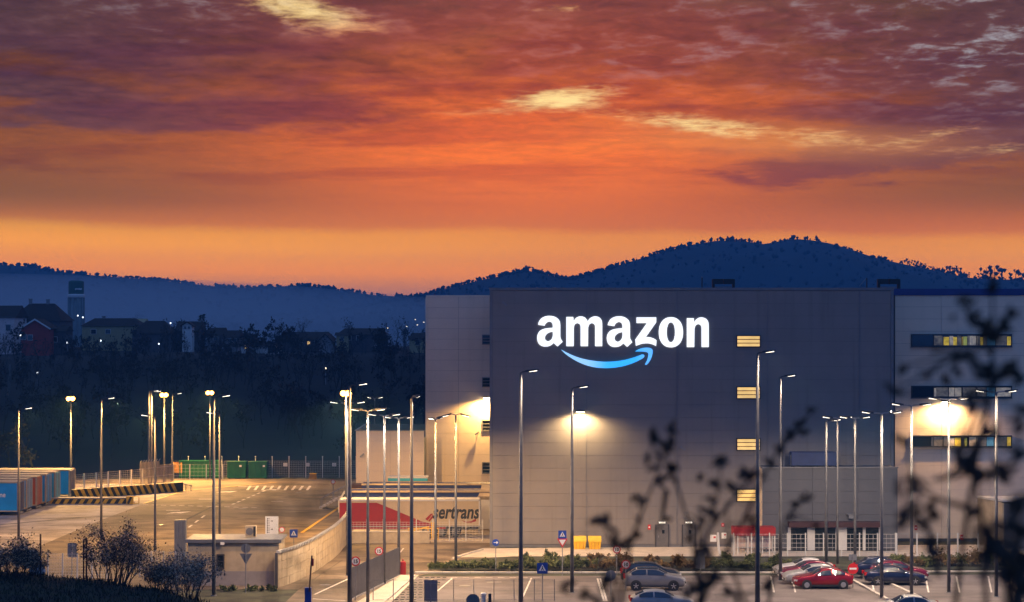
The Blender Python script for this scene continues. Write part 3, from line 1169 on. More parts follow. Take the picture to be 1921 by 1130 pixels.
for x0_, x1_, nm in ((1478, 1483, 'pier'), (1514, 1528, 'pier'), (1567, 1588, 'pier'), (1618, 1623, 'pier'), (1648, 1651, 'pier'), (1483, 1514, 'door'), (1528, 1567, 'door'), (1588, 1618, 'door'), (1623, 1648, 'door')):
    xa, xb = (x0_ - CX) / aS, (x1_ - CX) / aS
    b = MB()
    if nm == 'pier':
        b.box(Vector(((xa + xb) / 2, aD - .12, (zb_ + zt_) / 2)) - AO, (xb - xa, .24, zt_ - zb_))
        b.build('pier', M['white'], an)
    else:
        b.box(Vector(((xa + xb) / 2, aD - .06, (zb_ + zt_) / 2)) - AO, (xb - xa - .03, .06, zt_ - zb_ - .05))
        d = b.build('door', M['dglass'], an)
        b = MB()
        b.box(Vector(((xa + xb) / 2, aD - .12, zt_ - .08)) - AO, (xb - xa - .03, .08, .1))
        b.box(Vector(((xa + xb) / 2, aD - .12, 1.05)) - AO, (xb - xa - .03, .05, .05))
        b.build('door_frame', M['darktrim'], d)
        b = MB()
        b.box(Vector(((xa + xb) / 2 + .1, aD - .14, 1.2)) - AO, (.04, .05, .35))
        b.build('handle', M['steel'], d)
b = MB()
b.box(Vector(((1597 - CX) / aS, aD - .2, at(0, 969, aD).z)) - AO, (.55, .4, .3))
b.box(Vector(((1597 - CX) / aS, aD - .2, at(0, 964.5, aD).z)) - AO, (.8, .5, .05))
b.build('wall_unit', M['signback'], an)

# rooftop and facade fittings
p = at(1526, 875, 180.3)
t = thing('rooftop_unit', 'dark blue ventilation casing on the annex roof', 'ventilation unit', (p.x, 180.3, azt - .1))
b = MB()
b.box((0, 0, .68), (3.9, 1.6, 1.1))
b.build('casing', mat('blue_casing', (.018, .04, .14), .5), t)
b = MB()
for x_ in (-1.6, 1.6):
    for y_ in (-.6, .6):
        b.box((x_, y_, .08), (.15, .15, .14))
b.build('feet', M['darktrim'], t)
b = MB()
for x_ in (-2.6, -2.0, -2.55):
    b.tube([(x_, -.6, .05), (x_, -.6, 1.3 if x_ < -2.1 else 1.0)], .03, 5)
b.tube([(-2.6, -.6, .95), (-2.0, -.6, .95)], .025, 5)
b.build('guard_rail', M['steel'], t)
for px0, px1, lab in ((1335, 1378, 'black roof exhaust frame above the second window column of the warehouse'), (1645, 1688, 'black roof exhaust frame at the right end of the warehouse roof')):
    D = BF + 12
    p = at((px0 + px1) / 2, 541, D)
    t = thing('roof_exhaust', lab, 'roof vent', (p.x, D, ZT - .1), 0, 'vents on the warehouse roof')
    s = D / FPX
    w = (px1 - px0) * s
    b = MB()
    for x_ in (-w / 2 + .15, w / 2 - .1):
        b = MB()
        b.box((x_, 0, .5), (.22, .5, 1.2))
        b.build('support', M['black'], t)
    for sg in (-1, 1):
        b = MB()
        b.box((sg * w * .235, 0, .90), (w * .43, .8, .46))
        b.build('hood', M['black'], t)
    b = MB()
    b.box((0, .1, .2), (w * .7, .5, .5))
    b.build('casing', M['signback'], t)
for px, lab, slant in ((1317, 'thin dark post on the warehouse roof', 0), (1626, 'roof ladder stay at the right of the warehouse roof', 1)):
    D = BF + 6
    p = at(px, 541, D)
    t = thing('roof_post', lab, 'post', (p.x, D, ZT - .1))
    b = MB()
    b.tube([(0, 0, 0), (0, 0, 1.1)], .06, 6)
    b.build('post', M['darktrim'], t)
    b = MB()
    if slant:
        b.tube([(0, 0, 1.1), (-.65, 0, .35), (-.05, 0, .1)], .035, 5)
    else:
        b.lathe([(.05, 1.08), (.09, 1.14), (.02, 1.22)], 8)
    b.build('stay' if slant else 'cap', M['steel'], t)


def security_camera(px, py, D, label, flip=1):
    p = at(px, py, D)
    t = thing('security_camera', label, 'camera', (p.x, D, p.z), 0, 'cameras on the walls')
    b_ = MB()
    b_.tube([(0, 0, .12), (0, -.35, .05)], .03, 6)
    b_.build('bracket', M['white'], t)
    b_ = MB()
    b_.box((flip * .12, -.4, -.05), (.5, .16, .15), M=Matrix.Rotation(R(38 * flip), 3, 'Y'))
    b_.build('camera_body', M['signback'], t)


security_camera(897, 812, WD, 'pale camera beside the third window up on the left wing', -1)
security_camera(682, 853, bD, 'small camera high on the low cream block', -1)
security_camera(1278, 840, BF, 'small pale camera in the middle of the warehouse front', 1)
security_camera(944, 569, BF, 'dark bracket fitting near the top left corner of the warehouse front', 1)
for px, py, w_, h_, m_, lab in ((1338, 1010, 12, 13, 'signwhite', 'white notice with red print on the warehouse wall'), (1358, 1005, 9, 11, 'signwhite', 'small pale notice beside the red shelter'),
                                (1218, 989, 5, 9, 'signred', 'small red alarm box left of the first grey door'), (1356, 985, 5, 6, 'signred', 'small red round alarm bell above the pale notice'),
                                (1804, 1008, 5, 9, 'signred', 'small red box on the right wing wall between shrubs'), (1718, 990, 5, 9, 'signred', 'small red box low on the right wing near the annex')):
    D = BF if px < 1670 else RD
    p = at(px, py, D)
    t = thing('wall_notice' if m_ == 'signwhite' else 'alarm_box', lab, 'notice' if m_ == 'signwhite' else 'alarm', (p.x, D, p.z))
    s = D / FPX
    b = MB()
    b.box((0, -.05, 0), (w_ * s, .06, h_ * s))
    b.build('board' if m_ == 'signwhite' else 'box', M[m_], t)
    b = MB()
    if m_ == 'signwhite':
        b.box((w_ * s * .2, -.084, h_ * s * .15), (w_ * s * .35, .008, h_ * s * .25))
        b.build('print', M['signred'], t)
    else:
        b.box((0, -.085, 0), (w_ * s * .5, .02, h_ * s * .3))
        b.build('face', M['signwhite'], t)

# ================================================================== STREET LAMPS
SOD = (1.0, .53, .15)
LEDC = (1.0, .74, .50)
G_LAMP = 'street lamps around the site'


def head(root, x0, ang, z, lit=True, tilt=0.0, sc=1.0):
    """A flat lamp head whose inner end sits x0 from the pole, pointing along ang."""
    Q = Matrix.Rotation(ang, 3, 'Z') @ Matrix.Rotation(tilt, 3, 'Y')
    b_ = MB()
    prof = [(0, .08, .06), (.15, .15, .07), (.55, .17, .055), (.9, .12, .03)]
    vs, fs = [], []
    for x_, hw, hh in prof:
        for yy, zz in ((-hw, -hh), (hw, -hh), (hw * .8, hh), (-hw * .8, hh)):
            vs.append(Q @ Vector(((x_ * sc), yy * sc, zz * sc)) + Vector((math.cos(ang) * x0, math.sin(ang) * x0, z)))
    for i in range(3):
        for k in range(4):
            k2 = (k + 1) % 4
            fs.append((i * 4 + k, i * 4 + k2, i * 4 + 4 + k2, i * 4 + 4 + k))
    fs += [(3, 2, 1, 0), (12, 13, 14, 15)]
    b_.add(vs, fs)
    h_ = b_.build('lamp_head', M['headm'], root)
    b_ = MB()
    c_ = Q @ Vector((.52 * sc, 0, -.062 * sc)) + Vector((math.cos(ang) * x0, math.sin(ang) * x0, z))
    b_.box(c_, (.5 * sc, .24 * sc, .05 * sc), M=Q)
    b_.build('lens', M['led'], h_)
    return c_


def pole_at(px, top, base=None, s=None):
    if s is None:
        s = (base - HY) / HC
    D = FPX / s
    return (px - CX) / s, D, HC - (top - HY) / s, s


def street_lamp(px, top, base, kind, angs, label, power=420, s=None, arm=.35, r0=.125, col=LEDC, tilt=-.12, ftilt=44):
    x, D, h, s = pole_at(px, top, base, s)
    t = thing('street_lamp', label, 'street lamp', (x, D, 0), 0, G_LAMP)
    b_ = MB()
    b_.lathe([(r0 * 1.5, 0), (r0 * 1.5, .03), (r0 * 1.5, .06)], 10)
    b_.build('base_plate', M['steel'], t)
    b_ = MB()
    b_.tube([(0, 0, .05), (0, 0, h * .3), (0, 0, h - .12)], [r0, r0 * .88, r0 * .55], 9, True)
    b_.build('pole', M['polem'], t, True)
    b_ = MB()
    b_.box((r0 * .93, 0, .9), (.03, .1, .35))
    b_.build('access_door', M['signback'], t)
    if kind == 'led':
        for a_ in angs:
            b_ = MB()
            b_.tube([(0, 0, h - .3), (0, 0, h - .1), (math.cos(a_) * .12, math.sin(a_) * .12, h - .03), (math.cos(a_) * (arm + .05), math.sin(a_) * (arm + .05), h)], [.07, .06, .045, .04], 6)
            b_.build('arm', M['headm'] if len(angs) == 1 else M['steel'], t)
            c_ = head(t, arm, a_, h + .02, True, tilt, 1.0)
            if power:
                lamp_light('SPOT', (c_.x + math.cos(a_) * .35, c_.y + math.sin(a_) * .35, c_.z - .1), power * (3.8 if col is SOD else 3.2), col, 172, .4, .1, t)
    elif kind == 'flood':
        b_ = MB()
        b_.box((0, 0, h - .16), (.9, .09, .09))
        b_.box((0, 0, h + .1), (.08, .08, .5))
        b_.build('crossbar', M['steel'], t)
        for dx, dz in ((-.24, 0), (.24, 0)):
            b_ = MB()
            b_.lathe([(.12, .2), (.26, .12), (.28, -.02)], 14, (dx, -.14, h + .05 + dz), Matrix.Rotation(R(62), 3, 'X') @ Matrix.Rotation(R(180), 3, 'X'))
            hd = b_.build('floodlight', M['headm'], t)
            b_ = MB()
            b_.lathe([(.27, 0), (.25, .08), (.12, .14)], 14, (dx, -.15, h + .04 + dz), Matrix.Rotation(R(62), 3, 'X'))
            b_.build('lens', M['sodium'], hd)
        lamp_light('SPOT', (0, -.9, h - .12), power, SOD, 150, .4, .25, t, (R(-ftilt), 0, 0))
    return t


RT, LF = 0.0, math.pi
YP = 25000
# lit sodium floodlights in the yard
street_lamp(133, 749, None, 'flood', (), 'lit sodium floodlight pole behind the blue trailers, leftmost of the glowing lamps', YP * 1.1, 16.2)
street_lamp(308, 742, None, 'flood', (), 'lit sodium floodlight pole behind the cream palisade fence', YP, 15.4)
street_lamp(394, 738, None, 'flood', (), 'lit sodium floodlight pole behind the long green container', YP * 1.1, 15.0)
street_lamp(649, 739, None, 'flood', (), 'lit sodium floodlight pole glowing beside the tall dark blue pole', YP * .8, 20.5, ftilt=-14)
# yard LED columns
street_lamp(35, 767, 1012, 'led', (RT,), 'slim single arm lamp in front of the blue trailer ends', 1300, r0=.12, col=SOD)
street_lamp(190, 748, 1014, 'led', (R(20),), 'slim single arm lamp rising from the large dark bush', 1100, r0=.12, col=SOD)
street_lamp(279, 734, None, 'led', (R(15),), 'left one of two close thin lamp poles by the palisade fence', 500, 15.7, r0=.13, col=SOD)
street_lamp(284, 735, None, 'led', (R(10),), 'right one of two close thin lamp poles by the palisade fence', 500, 15.5, r0=.13, col=SOD)
street_lamp(323, 739, None, 'led', (R(15),), 'thin single arm lamp pole right of the second floodlight', 500, 15.3, r0=.13, col=SOD)
street_lamp(291, 780, 1034, 'led', (LF + .3,), 'cream lit lamp pole standing on the open asphalt yard', 1100, r0=.11, col=SOD)
street_lamp(412, 775, 1020, 'led', (LF + .4,), 'cream lamp pole rising behind the gatehouse roof', 1100, r0=.11, col=SOD)
street_lamp(401, 744, 1118, 'led', (R(25),), 'tall dark blue lamp pole in front of the gatehouse', 900, r0=.14, col=SOD)
# middle group
street_lamp(656, 722, 1147, 'led', (R(8),), 'thick dark blue lamp pole in front of the curved wall', 900, r0=.16, col=SOD)
street_lamp(652, 756, 1080, 'led', (R(-8), R(176)), 'double arm lamp just behind the thick dark blue pole', 600, r0=.11, arm=.5)
street_lamp(690, 770, 1132, 'led', (R(10), R(170)), 'double arm lamp left of the red speed limit signs', 700, r0=.12)
street_lamp(721, 779, 1096, 'led', (R(8), R(172)), 'double arm lamp at the middle of the dark paling fence', 700, r0=.12)
street_lamp(748, 784, 1080, 'led', (R(8), R(172)), 'double arm lamp beside the red cabinet', 700, r0=.12)
street_lamp(772, 746, 1142, 'led', (R(70),), 'tall dark lamp pole in front of the red and cream trailer', 500, r0=.15)
street_lamp(817, 786, 1068, 'led', (R(70), R(-110)), 'short armed lamp at the left tip of the planting bed', 900, r0=.12, col=SOD)
street_lamp(855, 777, 1056, 'led', (R(172), R(20)), 'lamp with a slanting head in front of the large black lettering', 900, r0=.12, tilt=.25, col=SOD)
street_lamp(703, 747, None, 'led', (R(40), R(140)), 'small forked lamp showing above the low cream block', 0, 17.0, r0=.1, arm=.2)
# front of the warehouse
street_lamp(977, 697, 1144, 'led', (R(8),), 'very tall dark lamp pole left of the lit letters', 520, r0=.16, arm=.3)
street_lamp(1073, 727, 1112, 'led', (R(8),), 'tall dark lamp pole crossing the wall floodlight glow', 520, r0=.14, arm=.3)
street_lamp(1421, 661, 1152, 'led', (R(8),), 'tallest lamp pole, passing the column of lit windows', 520, r0=.17, arm=.3)
street_lamp(1464, 706, 1090, 'led', (R(8),), 'tall lamp pole rising beside the red shelter', 520, r0=.13, arm=.3)
street_lamp(1550, 789, 1056, 'led', (R(5),), 'bright steel lamp pole with one arm before the annex doors', 300, r0=.13)
street_lamp(1571, 784, 1060, 'led', (R(0), R(180)), 'slender double arm lamp before the middle of the annex', 200, r0=.1)
street_lamp(1604, 784, 1072, 'led', (R(8), R(172)), 'double arm lamp rising behind the no entry sign', 300, r0=.12)
street_lamp(1654, 775, 1123, 'led', (R(6), R(174)), 'double arm lamp in front of the dark blue sedan', 700, r0=.13, arm=.55)
street_lamp(1710, 760, 1118, 'led', (R(4), R(176)), 'dark double arm lamp at the nose of the blue sedan', 600, r0=.13, arm=.55)
street_lamp(1780, 749, 1112, 'led', (R(4), R(176)), 'double arm lamp crossing the right wing floodlight', 600, r0=.13, arm=.6)
street_lamp(1869, 735, 1120, 'led', (R(4), R(176)), 'rightmost double arm lamp before the window bands', 600, r0=.13, arm=.6)

# ================================================================== FENCES


def mesh_fence(name, label, p0, p1, h, n, m_post, m_wire, wires=7, vert=.35, over=.0, group=None, post_r=.04, tips=None):
    d = p1 - p0
    Lg = d.length
    t = thing(name, label, 'fence', p0, math.atan2(d.y, d.x), group)
    seg = Lg / n
    q = MB()
    q.box((0, 0, (h + over) / 2), (post_r * 2, post_r * 2, h + over))
    pm = q.mesh('post', m_post)
    q = MB()
    for k in range(wires):
        q.box((seg / 2, 0, .08 + (h - .14) * k / (wires - 1)), (seg - .1, .02, .022))
    nv = int(seg / vert)
    for k in range(1, nv):
        q.box((seg * k / nv, .012, h / 2), (.014, .012, h - .1))
    wm = q.mesh('mesh_panel', m_wire)
    for k in range(n + 1):
        o = link('post', pm, t, (seg * k, 0, 0))
        if tips:
            qq = MB()
            qq.box((seg * k, -.06, h + over + .05), (.14, .14, .12))
            qq.build('post_cap', tips, t)
        if k < n:
            link('mesh_panel', wm, t, (seg * k, 0, 0))
    return t


fsteel = mat('fence_steel', (.46, .44, .42), .5, .3, .1)
mesh_fence('mesh_fence', 'long grey mesh fence at the back of the yard behind the containers', gp(322, 896.5), gp(668, 896.5), 2.15, 11, M['white'], fsteel, 10, .3, .45, 'yard fences', .045, M['white'])
mesh_fence('mesh_fence', 'slanting grey mesh fence between the blue trailer and the palisade', gp(135, 931), gp(268, 918), 2.4, 6, M['white'], fsteel, 11, .3, 0, 'yard fences', .06)
mesh_fence('mesh_fence', 'pale railing fence in front of the long green container', gp(325, 900), gp(418, 900), 1.9, 3, M['white'], M['white'], 5, .5, 0, 'yard fences', .06)
mesh_fence('mesh_fence', 'white gate fence before the red and cream trailer', gp(657, 1016), gp(905, 1016), 1.75, 8, M['white'], M['white'], 9, .28, .2, 'yard fences', .04)
mesh_fence('mesh_fence', 'tall white mesh fence in front of the red shelter and annex doors', gp(1376, 1046), gp(1680, 1046), 1.95, 9, M['white'], M['white'], 6, .3, .05, 'white fences by the annex', .045)
mesh_fence('mesh_fence', 'low white rail fence in front of the right wing', gp(1682, 1044), gp(1835, 1044), 1.9, 4, M['white'], M['white'], 2, .9, .0, 'white fences by the annex', .05)
mesh_fence('mesh_fence', 'thin dark wire fence along the bottom of the car park', gp(700, 1128), gp(1040, 1128), 1.5, 9, M['signback'], M['signback'], 2, 3, 0, None, .025)
mesh_fence('mesh_fence', 'pale mesh fence below the dark bush at far left', gp(90, 1086), gp(200, 1086), 1.9, 4, M['white'], M['white'], 9, .2, 0, None, .05)
mesh_fence('mesh_fence', 'pale mesh fence between the two bushes and the gatehouse', gp(262, 1082), gp(352, 1082), 1.9, 4, M['white'], M['white'], 9, .2, 0, None, .05)

# pale palisade at the corner of the yard
p0, p1 = gp(262, 921), gp(326, 914)
d = p1 - p0
t = thing('palisade_fence', 'tall cream palisade fence with bent spikes at the yard corner', 'fence', p0, math.atan2(d.y, d.x))
q = MB()
q.box((0, 0, 1.62), (.10, .04, 3.24))
pm = q.mesh('pale', M['cream'])
q = MB()
q.tube([(0, 0, 3.24), (.04, -.02, 3.36), (.22, -.05, 3.5)], .02, 4)
sm = q.mesh('spike', M['white'])
Lg = d.length
n = 26
for k in range(n):
    h_ = 1.0 if k < 15 else .86
    o = link('pale', pm, t, (Lg * (k + .5) / n, 0, 0))
    o.scale = (1, 1, h_)
    if k < 15 and k % 2 == 0:
        link('spike', sm, t, (Lg * (k + .5) / n, 0, 0))
q = MB()
for z in (.5, 1.5, 2.5):
    q.box((Lg / 2, .04, z), (Lg, .03, .06))
q.build('rail', M['white'], t)

# dark paling fence beside the road
p0, p1 = gp(655, 1128), gp(749, 1082)
d = p1 - p0
t = thing('paling_fence', 'dark grey paling fence running along the road beside the speed signs', 'fence', p0, math.atan2(d.y, d.x))
Lg = d.length
n = 92
q = MB()
q.box((0, 0, 1.14), (.085, .03, 2.16))
pm = q.mesh('pale', mat('dark_paling', (.15, .15, .16), .5, .3, .1))
for k in range(n):
    link('pale', pm, t, (Lg * (k + .5) / n, 0, 0))
q = MB()
for z in (.35, 1.9):
    q.box((Lg / 2, .035, z), (Lg, .03, .06))
q.build('rail', M['signback'], t)
q = MB()
q.box((Lg / 2, 0, .06), (Lg, .12, .12))
q.build('footing', M['kerb'], t)

# ================================================================== YARD OBJECTS


def container(px0, px1, pb, h, label, ribs, m, panel=None, depth=2.4):
    p0_, p1_ = gp(px0, pb), gp(px1, pb)
    w_ = p1_.x - p0_.x
    t_ = thing('steel_container', label, 'container', p0_, 0, 'green waste containers')
    b_ = MB()
    b_.box((w_ / 2, depth / 2, h / 2 + .1), (w_ - .08, depth - .08, h - .06))
    bd = b_.build('body', m, t_)
    rb = MB()
    rb.box((0, 0, 0), (.14, .07, h - .1))
    rm = rb.mesh('rib', m)
    for k in range(ribs):
        link('rib', rm, t_, (.1 + (w_ - .2) * k / (ribs - 1), 0.0, h / 2 + .1))
    b_ = MB()
    b_.box((w_ / 2, 0, h + .1), (w_ + .05, .16, .12))
    b_.box((w_ / 2, 0, .16), (w_ + .05, .12, .14))
    b_.build('rim', m, t_)
    b_ = MB()
    for xx in (.25, w_ - .25):
        b_.lathe([(.1, -.1), (.1, .1)], 10, (xx, .2, .1), Matrix.Rotation(R(90), 3, 'Y'))
    b_.build('roller', M['tyre'], t_)
    if panel:
        b_ = MB()
        b_.box((w_ * panel, -.06, h * .78), (.28, .03, .22))
        b_.build('label_plate', M['signwhite'], t_)
    return t_


container(336, 411, 897, 2.05, 'long green steel container behind the pale railing', 9, M['green'])
container(426, 461, 898, 2.0, 'green skip with a small white plate, left of two alike', 4, M['green'], .72)
container(466, 500, 898, 2.0, 'green skip with a small white plate, right of two alike', 4, M['green'], .86)
p = gp(333, 897)
t = thing('notice_board', 'orange graffiti covered board at the left end of the long green container', 'board', p)
b = MB()
b.box((0, 0, 1.3), (1.12, .06, 1.3))
b.build('board', M['orange'], t)
b = MB()
for x_ in (-.48, .48):
    b.box((x_, .06, .7), (.07, .05, 1.4))
b.build('leg', M['steel'], t)
rr = random.Random(3)
b = MB()
for k in range(9):
    x_, z_ = rr.uniform(-.4, .4), rr.uniform(.8, 1.8)
    b.tube([(x_, -.034, z_), (x_ + rr.uniform(-.15, .15), -.034, z_ + rr.uniform(-.3, .3)), (x_ + rr.uniform(-.15, .15), -.034, z_ + .1)], .025, 4)
b.build('scrawl', M['cream'], t)
for px, lab in ((535.5, 'white notice on the back fence nearest the green skips'), (577, 'white notice on the back fence above the orange box'), (627, 'white notice on the back fence nearest the cream block')):
    p = gp(px, 896)
    t = thing('fence_notice', lab, 'notice', (p.x, p.y - .1, 1.62), 0, 'notices on the back fence')
    b = MB()
    b.box((0, 0, 0), (.5, .03, .42))
    b.build('plate', M['signwhite'], t)
    b = MB()
    for k in range(3):
        b.box((0, -.018, .1 - .1 * k), (.34, .006, .03))
    b.build('print', M['trim'], t)
p = gp(587, 899)
t = thing('salt_box', 'small orange box on the ground before the back fence', 'box', p)
b = MB()
b.prism([(-.5, -.3, 0), (.5, -.3, 0), (.42, -.3, .65), (-.36, -.3, .65)], (0, .6, 0))
b.build('body', M['orange'], t)
b = MB()
b.box((.03, 0, .69), (.9, .7, .08))
b.build('lid', M['yellow'], t)

# chevron barriers


def chevron_wall(p0, p1, h, th, n, label, slope=.5, cap=None, name='chevron_barrier'):
    d_ = p1 - p0
    Lg_ = d_.length
    t_ = thing(name, label, 'barrier', p0, math.atan2(d_.y, d_.x), 'striped yellow and black barriers')
    b_ = MB()
    b_.box((Lg_ / 2, th / 2 + .02, h / 2), (Lg_, th, h))
    b_.build('wall', M['concrete'] if cap else M['black'], t_)
    seg = Lg_ / n
    pl = MB()
    pl.prism([(0, 0, .03), (seg * .52, 0, .03), (seg * .52 - slope * h, 0, h - .03), (-slope * h, 0, h - .03)], (0, .03, 0))
    ym = pl.mesh('stripe', M['ypaint'])
    pl = MB()
    pl.prism([(seg * .52, 0, .03), (seg, 0, .03), (seg - slope * h, 0, h - .03), (seg * .52 - slope * h, 0, h - .03)], (0, .026, 0))
    bm_ = pl.mesh('stripe', M['black'])
    for k in range(n):
        x_ = seg * k + slope * h * .8
        if x_ + seg * .6 > Lg_:
            break
        link('stripe', ym, t_, (x_, -.012, 0))
        link('stripe', bm_, t_, (x_, -.008, 0))
    if cap:
        b_ = MB()
        b_.box((Lg_ / 2, th / 2, h + .05), (Lg_ + .1, th + .12, .1))
        b_.build('cap', M['concrete'], t_)
    return t_


chevron_wall(gp(139, 937), gp(344, 922), 1.05, .5, 17, 'long slanting black and yellow striped barrier wall below the mesh fence', .55)
chevron_wall(gp(78, 946), gp(240, 945.5), .55, 1.6, 11, 'low striped platform edge in front of the barrier wall', -.6, True)
p = gp(250, 946)
t = thing('barrier_post', 'yellow and black buffer post at the end of the low striped platform', 'post', p)
b = MB()
b.box((-.35, 0, .42), (.7, .5, .84))
b.build('block', M['ypaint'], t)
b = MB()
b.box((-.35, -.26, .42), (.25, .03, .8), M=Matrix.Rotation(R(25), 3, 'Y'))
b.build('stripe', M['black'], t)
b = MB()
b.tube([(0, 0, .1), (.6, 0, .1), (.6, 0, .8), (0, 0, .8)], .05, 6)
b.build('guard_rail', M['ypaint'], t)
# steel guard frame at the tip of the barrier
p = gp(352, 922)
t = thing('guard_rail', 'low steel guard rail beyond the end of the striped barrier', 'rail', p)
b = MB()
b.tube([(-1.4, 3.0, .75), (.4, .1, .65)], .09, 6)
b.build('rail', M['steel'], t)
for q_ in ((-1.2, 2.6), (-.4, 1.3), (.35, .2)):
    b = MB()
    b.box((q_[0], q_[1], .34), (.09, .09, .68))
    b.build('post', M['steel'], t)

# ================================================================== TRAILERS


def wheel(parent, x, y, z, r, w, side, rimm, name='wheel', spokes=5):
    """Wheel with its axle along y; side -1 faces the camera."""
    Q = Matrix.Rotation(R(90), 3, 'X')
    b_ = MB()
    b_.lathe([(r * .55, -w / 2), (r * .92, -w / 2), (r, -w * .3), (r, w * .3), (r * .92, w / 2), (r * .55, w / 2)], 20, (x, y, z), Q)
    wo = b_.build(name, M['tyre'], parent, False)
    b_ = MB()
    b_.lathe([(r * .60, -.01), (r * .60, .015), (r * .54, .02)], 18, (x, y + side * (w / 2 - .012), z), Q)
    for k in range(spokes):
        a_ = 2 * math.pi * k / spokes
        MM = Matrix.Rotation(a_, 3, 'Y')
        b_.box((x + math.sin(a_) * r * .3, y + side * (w / 2 + .006), z + math.cos(a_) * r * .3), (r * .16, .03, r * .52), M=MM)
    b_.build('rim', rimm, wo)
    return wo


def trailer(label, xr, D, Lg_, zb, zt, body, endm, railm, group, wheels=True, name='box_trailer', W_=2.55):
    t_ = thing(name, label, 'trailer', (xr, D, 0), 0, group)
    b_ = MB()
    b_.box((-Lg_ / 2, W_ / 2, (zb + zt) / 2), (Lg_ - .1, W_ - .06, zt - zb))
    b_.build('body', body, t_)
    b_ = MB()
    b_.box((-Lg_ / 2, 0.02, zt + .02), (Lg_, .12, .16))
    b_.box((-Lg_ / 2, W_ - .02, zt + .02), (Lg_, .12, .16))
    b_.build('roof_rail', railm, t_)
    b_ = MB()
    b_.box((-Lg_ / 2, W_ / 2, zt + .02), (Lg_ - .1, W_ - .2, .1))
    b_.build('roof', M['navy'] if body is M['navy'] else railm, t_)
    b_ = MB()
    b_.box((-Lg_ / 2, 0.0, zb + .03), (Lg_, .1, .12))
    b_.build('side_rail', railm if railm is not M['white'] else M['signback'], t_)
    for k in (0, 1):
        b_ = MB()
        b_.box((-.02, W_ * (.26 + .48 * k), (zb + zt) / 2), (.08, W_ * .46, zt - zb - .12))
        d_ = b_.build('rear_door', endm, t_)
        b_ = MB()
        for yy in (-.35, .1):
            b_.tube([(.04, W_ * (.26 + .48 * k) + yy, zb + .1), (.04, W_ * (.26 + .48 * k) + yy, zt - .1)], .025, 5)
        b_.build('locking_bar', M['steel'], d_)
    b_ = MB()
    for yy in (.02, W_ - .02):
        b_ = MB()
        b_.box((-.02, yy, (zb + zt) / 2), (.14, .12, zt - zb))
        b_.build('corner_post', railm, t_)
    if wheels:
        zr = min(.5, zb * .62)
        for k in range(3):
            for yy, sd in ((.2, -1), (W_ - .2, 1)):
                wheel(t_, -2.2 - 1.25 * k, yy, zr, zr, .3, sd, M['signback'], spokes=6)
        b_ = MB()
        b_.box((-6.5, .12, zb * .6), (4.2, .05, zb * .6))
        b_.build('side_skirt', body, t_)
        b_ = MB()
        for yy in (.5, W_ - .5):
            b_.box((-Lg_ + 2.6, yy, zb * .5), (.14, .14, zb))
        b_.build('landing_leg', M['signback'], t_)
        b_ = MB()
        b_.box((-.06, W_ / 2, zb * .5), (.1, W_ - .3, .12))
        b_.box((-.1, W_ / 2 - .5, zb * .75), (.1, .1, zb * .5))
        b_.box((-.1, W_ / 2 + .5, zb * .75), (.1, .1, zb * .5))
        b_.build('underride_bar', M['steel'], t_)
    return t_


M['pale_blue'] = mat('trailer_pale_blue', (.20, .36, .52), .45, 0, .1)
GT = 'trailers parked side by side in the yard'
XE = -49.3
t1 = trailer('bright blue trailer nearest in the row, with white lettering on its side', XE, 212.8, 13.6, .42, 3.3, M['blue'], M['navy'], M['cream'], GT)
for i, (lab, bm_, em_) in enumerate((
        ('pale blue ended trailer right behind the nearest blue one', M['blue'], M['pale_blue']),
        ('orange red ended trailer in the middle of the row', M['orangered'], M['orangered']),
        ('mid blue ended trailer behind the orange red one', M['blue'], M['blue']),
        ('teal ended trailer last of the close packed row', M['teal'], M['teal']))):
    trailer(lab, XE + .15 * i, 212.8 + 3.75 * (i + 1), 13.6, .42, 3.3, bm_, em_, M['cream'], GT)
trailer('large blue trailer with navy rear standing apart behind the row', XE + .3, 236.0, 13.6, .30, 3.0, M['blue'], M['navy'], M['cream'], GT, W_=3.0)
flat_text('prime', .74, M['signwhite'], 'lettering', t1, ((10.5 - CX) * 212.8 / FPX - XE, -.012, HC - (933.0 - HY) * 212.8 / FPX), align='RIGHT', offset=.012, sx=.82)

sX = (900 - CX) / 21.0
sD = FPX / 21.0
st = trailer('cream trailer with a red nose panel and large black lettering', sX, sD, 12.6, .95, 3.30, mat('trailer_cream', (.50, .40, .26), .5, 0, .05), M['white'], M['white'], 'trailers at the loading docks')


def side_poly(pts, name, m, th=.012, S=21.0):
    b_ = MB()
    D_ = FPX / S
    b_.prism([Vector(((x - CX) / S - sX, -.001 - th, HC - (y - HY) / S)) for x, y in pts], (0, th, 0))
    return b_.build(name, m, st, fix=True)


side_poly([(637, 943.5), (707, 943.5), (745, 959), (790, 978), (836, 990), (836, 993), (637, 993)], 'livery_panel', M['red'])
side_poly([(798, 974), (808, 964), (812, 964), (802, 977)], 'logo_mark', M['red'])
side_poly([(803, 978), (812, 966), (814, 969), (806, 979)], 'logo_mark', M['red'])
side_poly([(866, 976), (874, 979), (884, 978), (893, 973), (893, 978), (884, 981.5), (873, 981)], 'livery_curve', M['red'])
flat_text('sertrans', 1.70, M['black'], 'lettering', st, ((811 - CX) / 21.0 - sX, -.02, HC - (972.5 - HY) / 21.0), shear=.22, offset=.045, sx=.74)
for yy, zz, lab, mm in ((7.0, 3.55, 'navy sided trailer directly behind the cream lettered trailer', 'navy'), (13.5, 3.75, 'navy sided trailer farthest from us at the docks', 'navy')):
    trailer(lab, -2.0, sD + yy, 13.2 if yy < 10 else 12.4, .95, zz, M['navy'], M['white'], M['cream'], 'trailers at the loading docks')
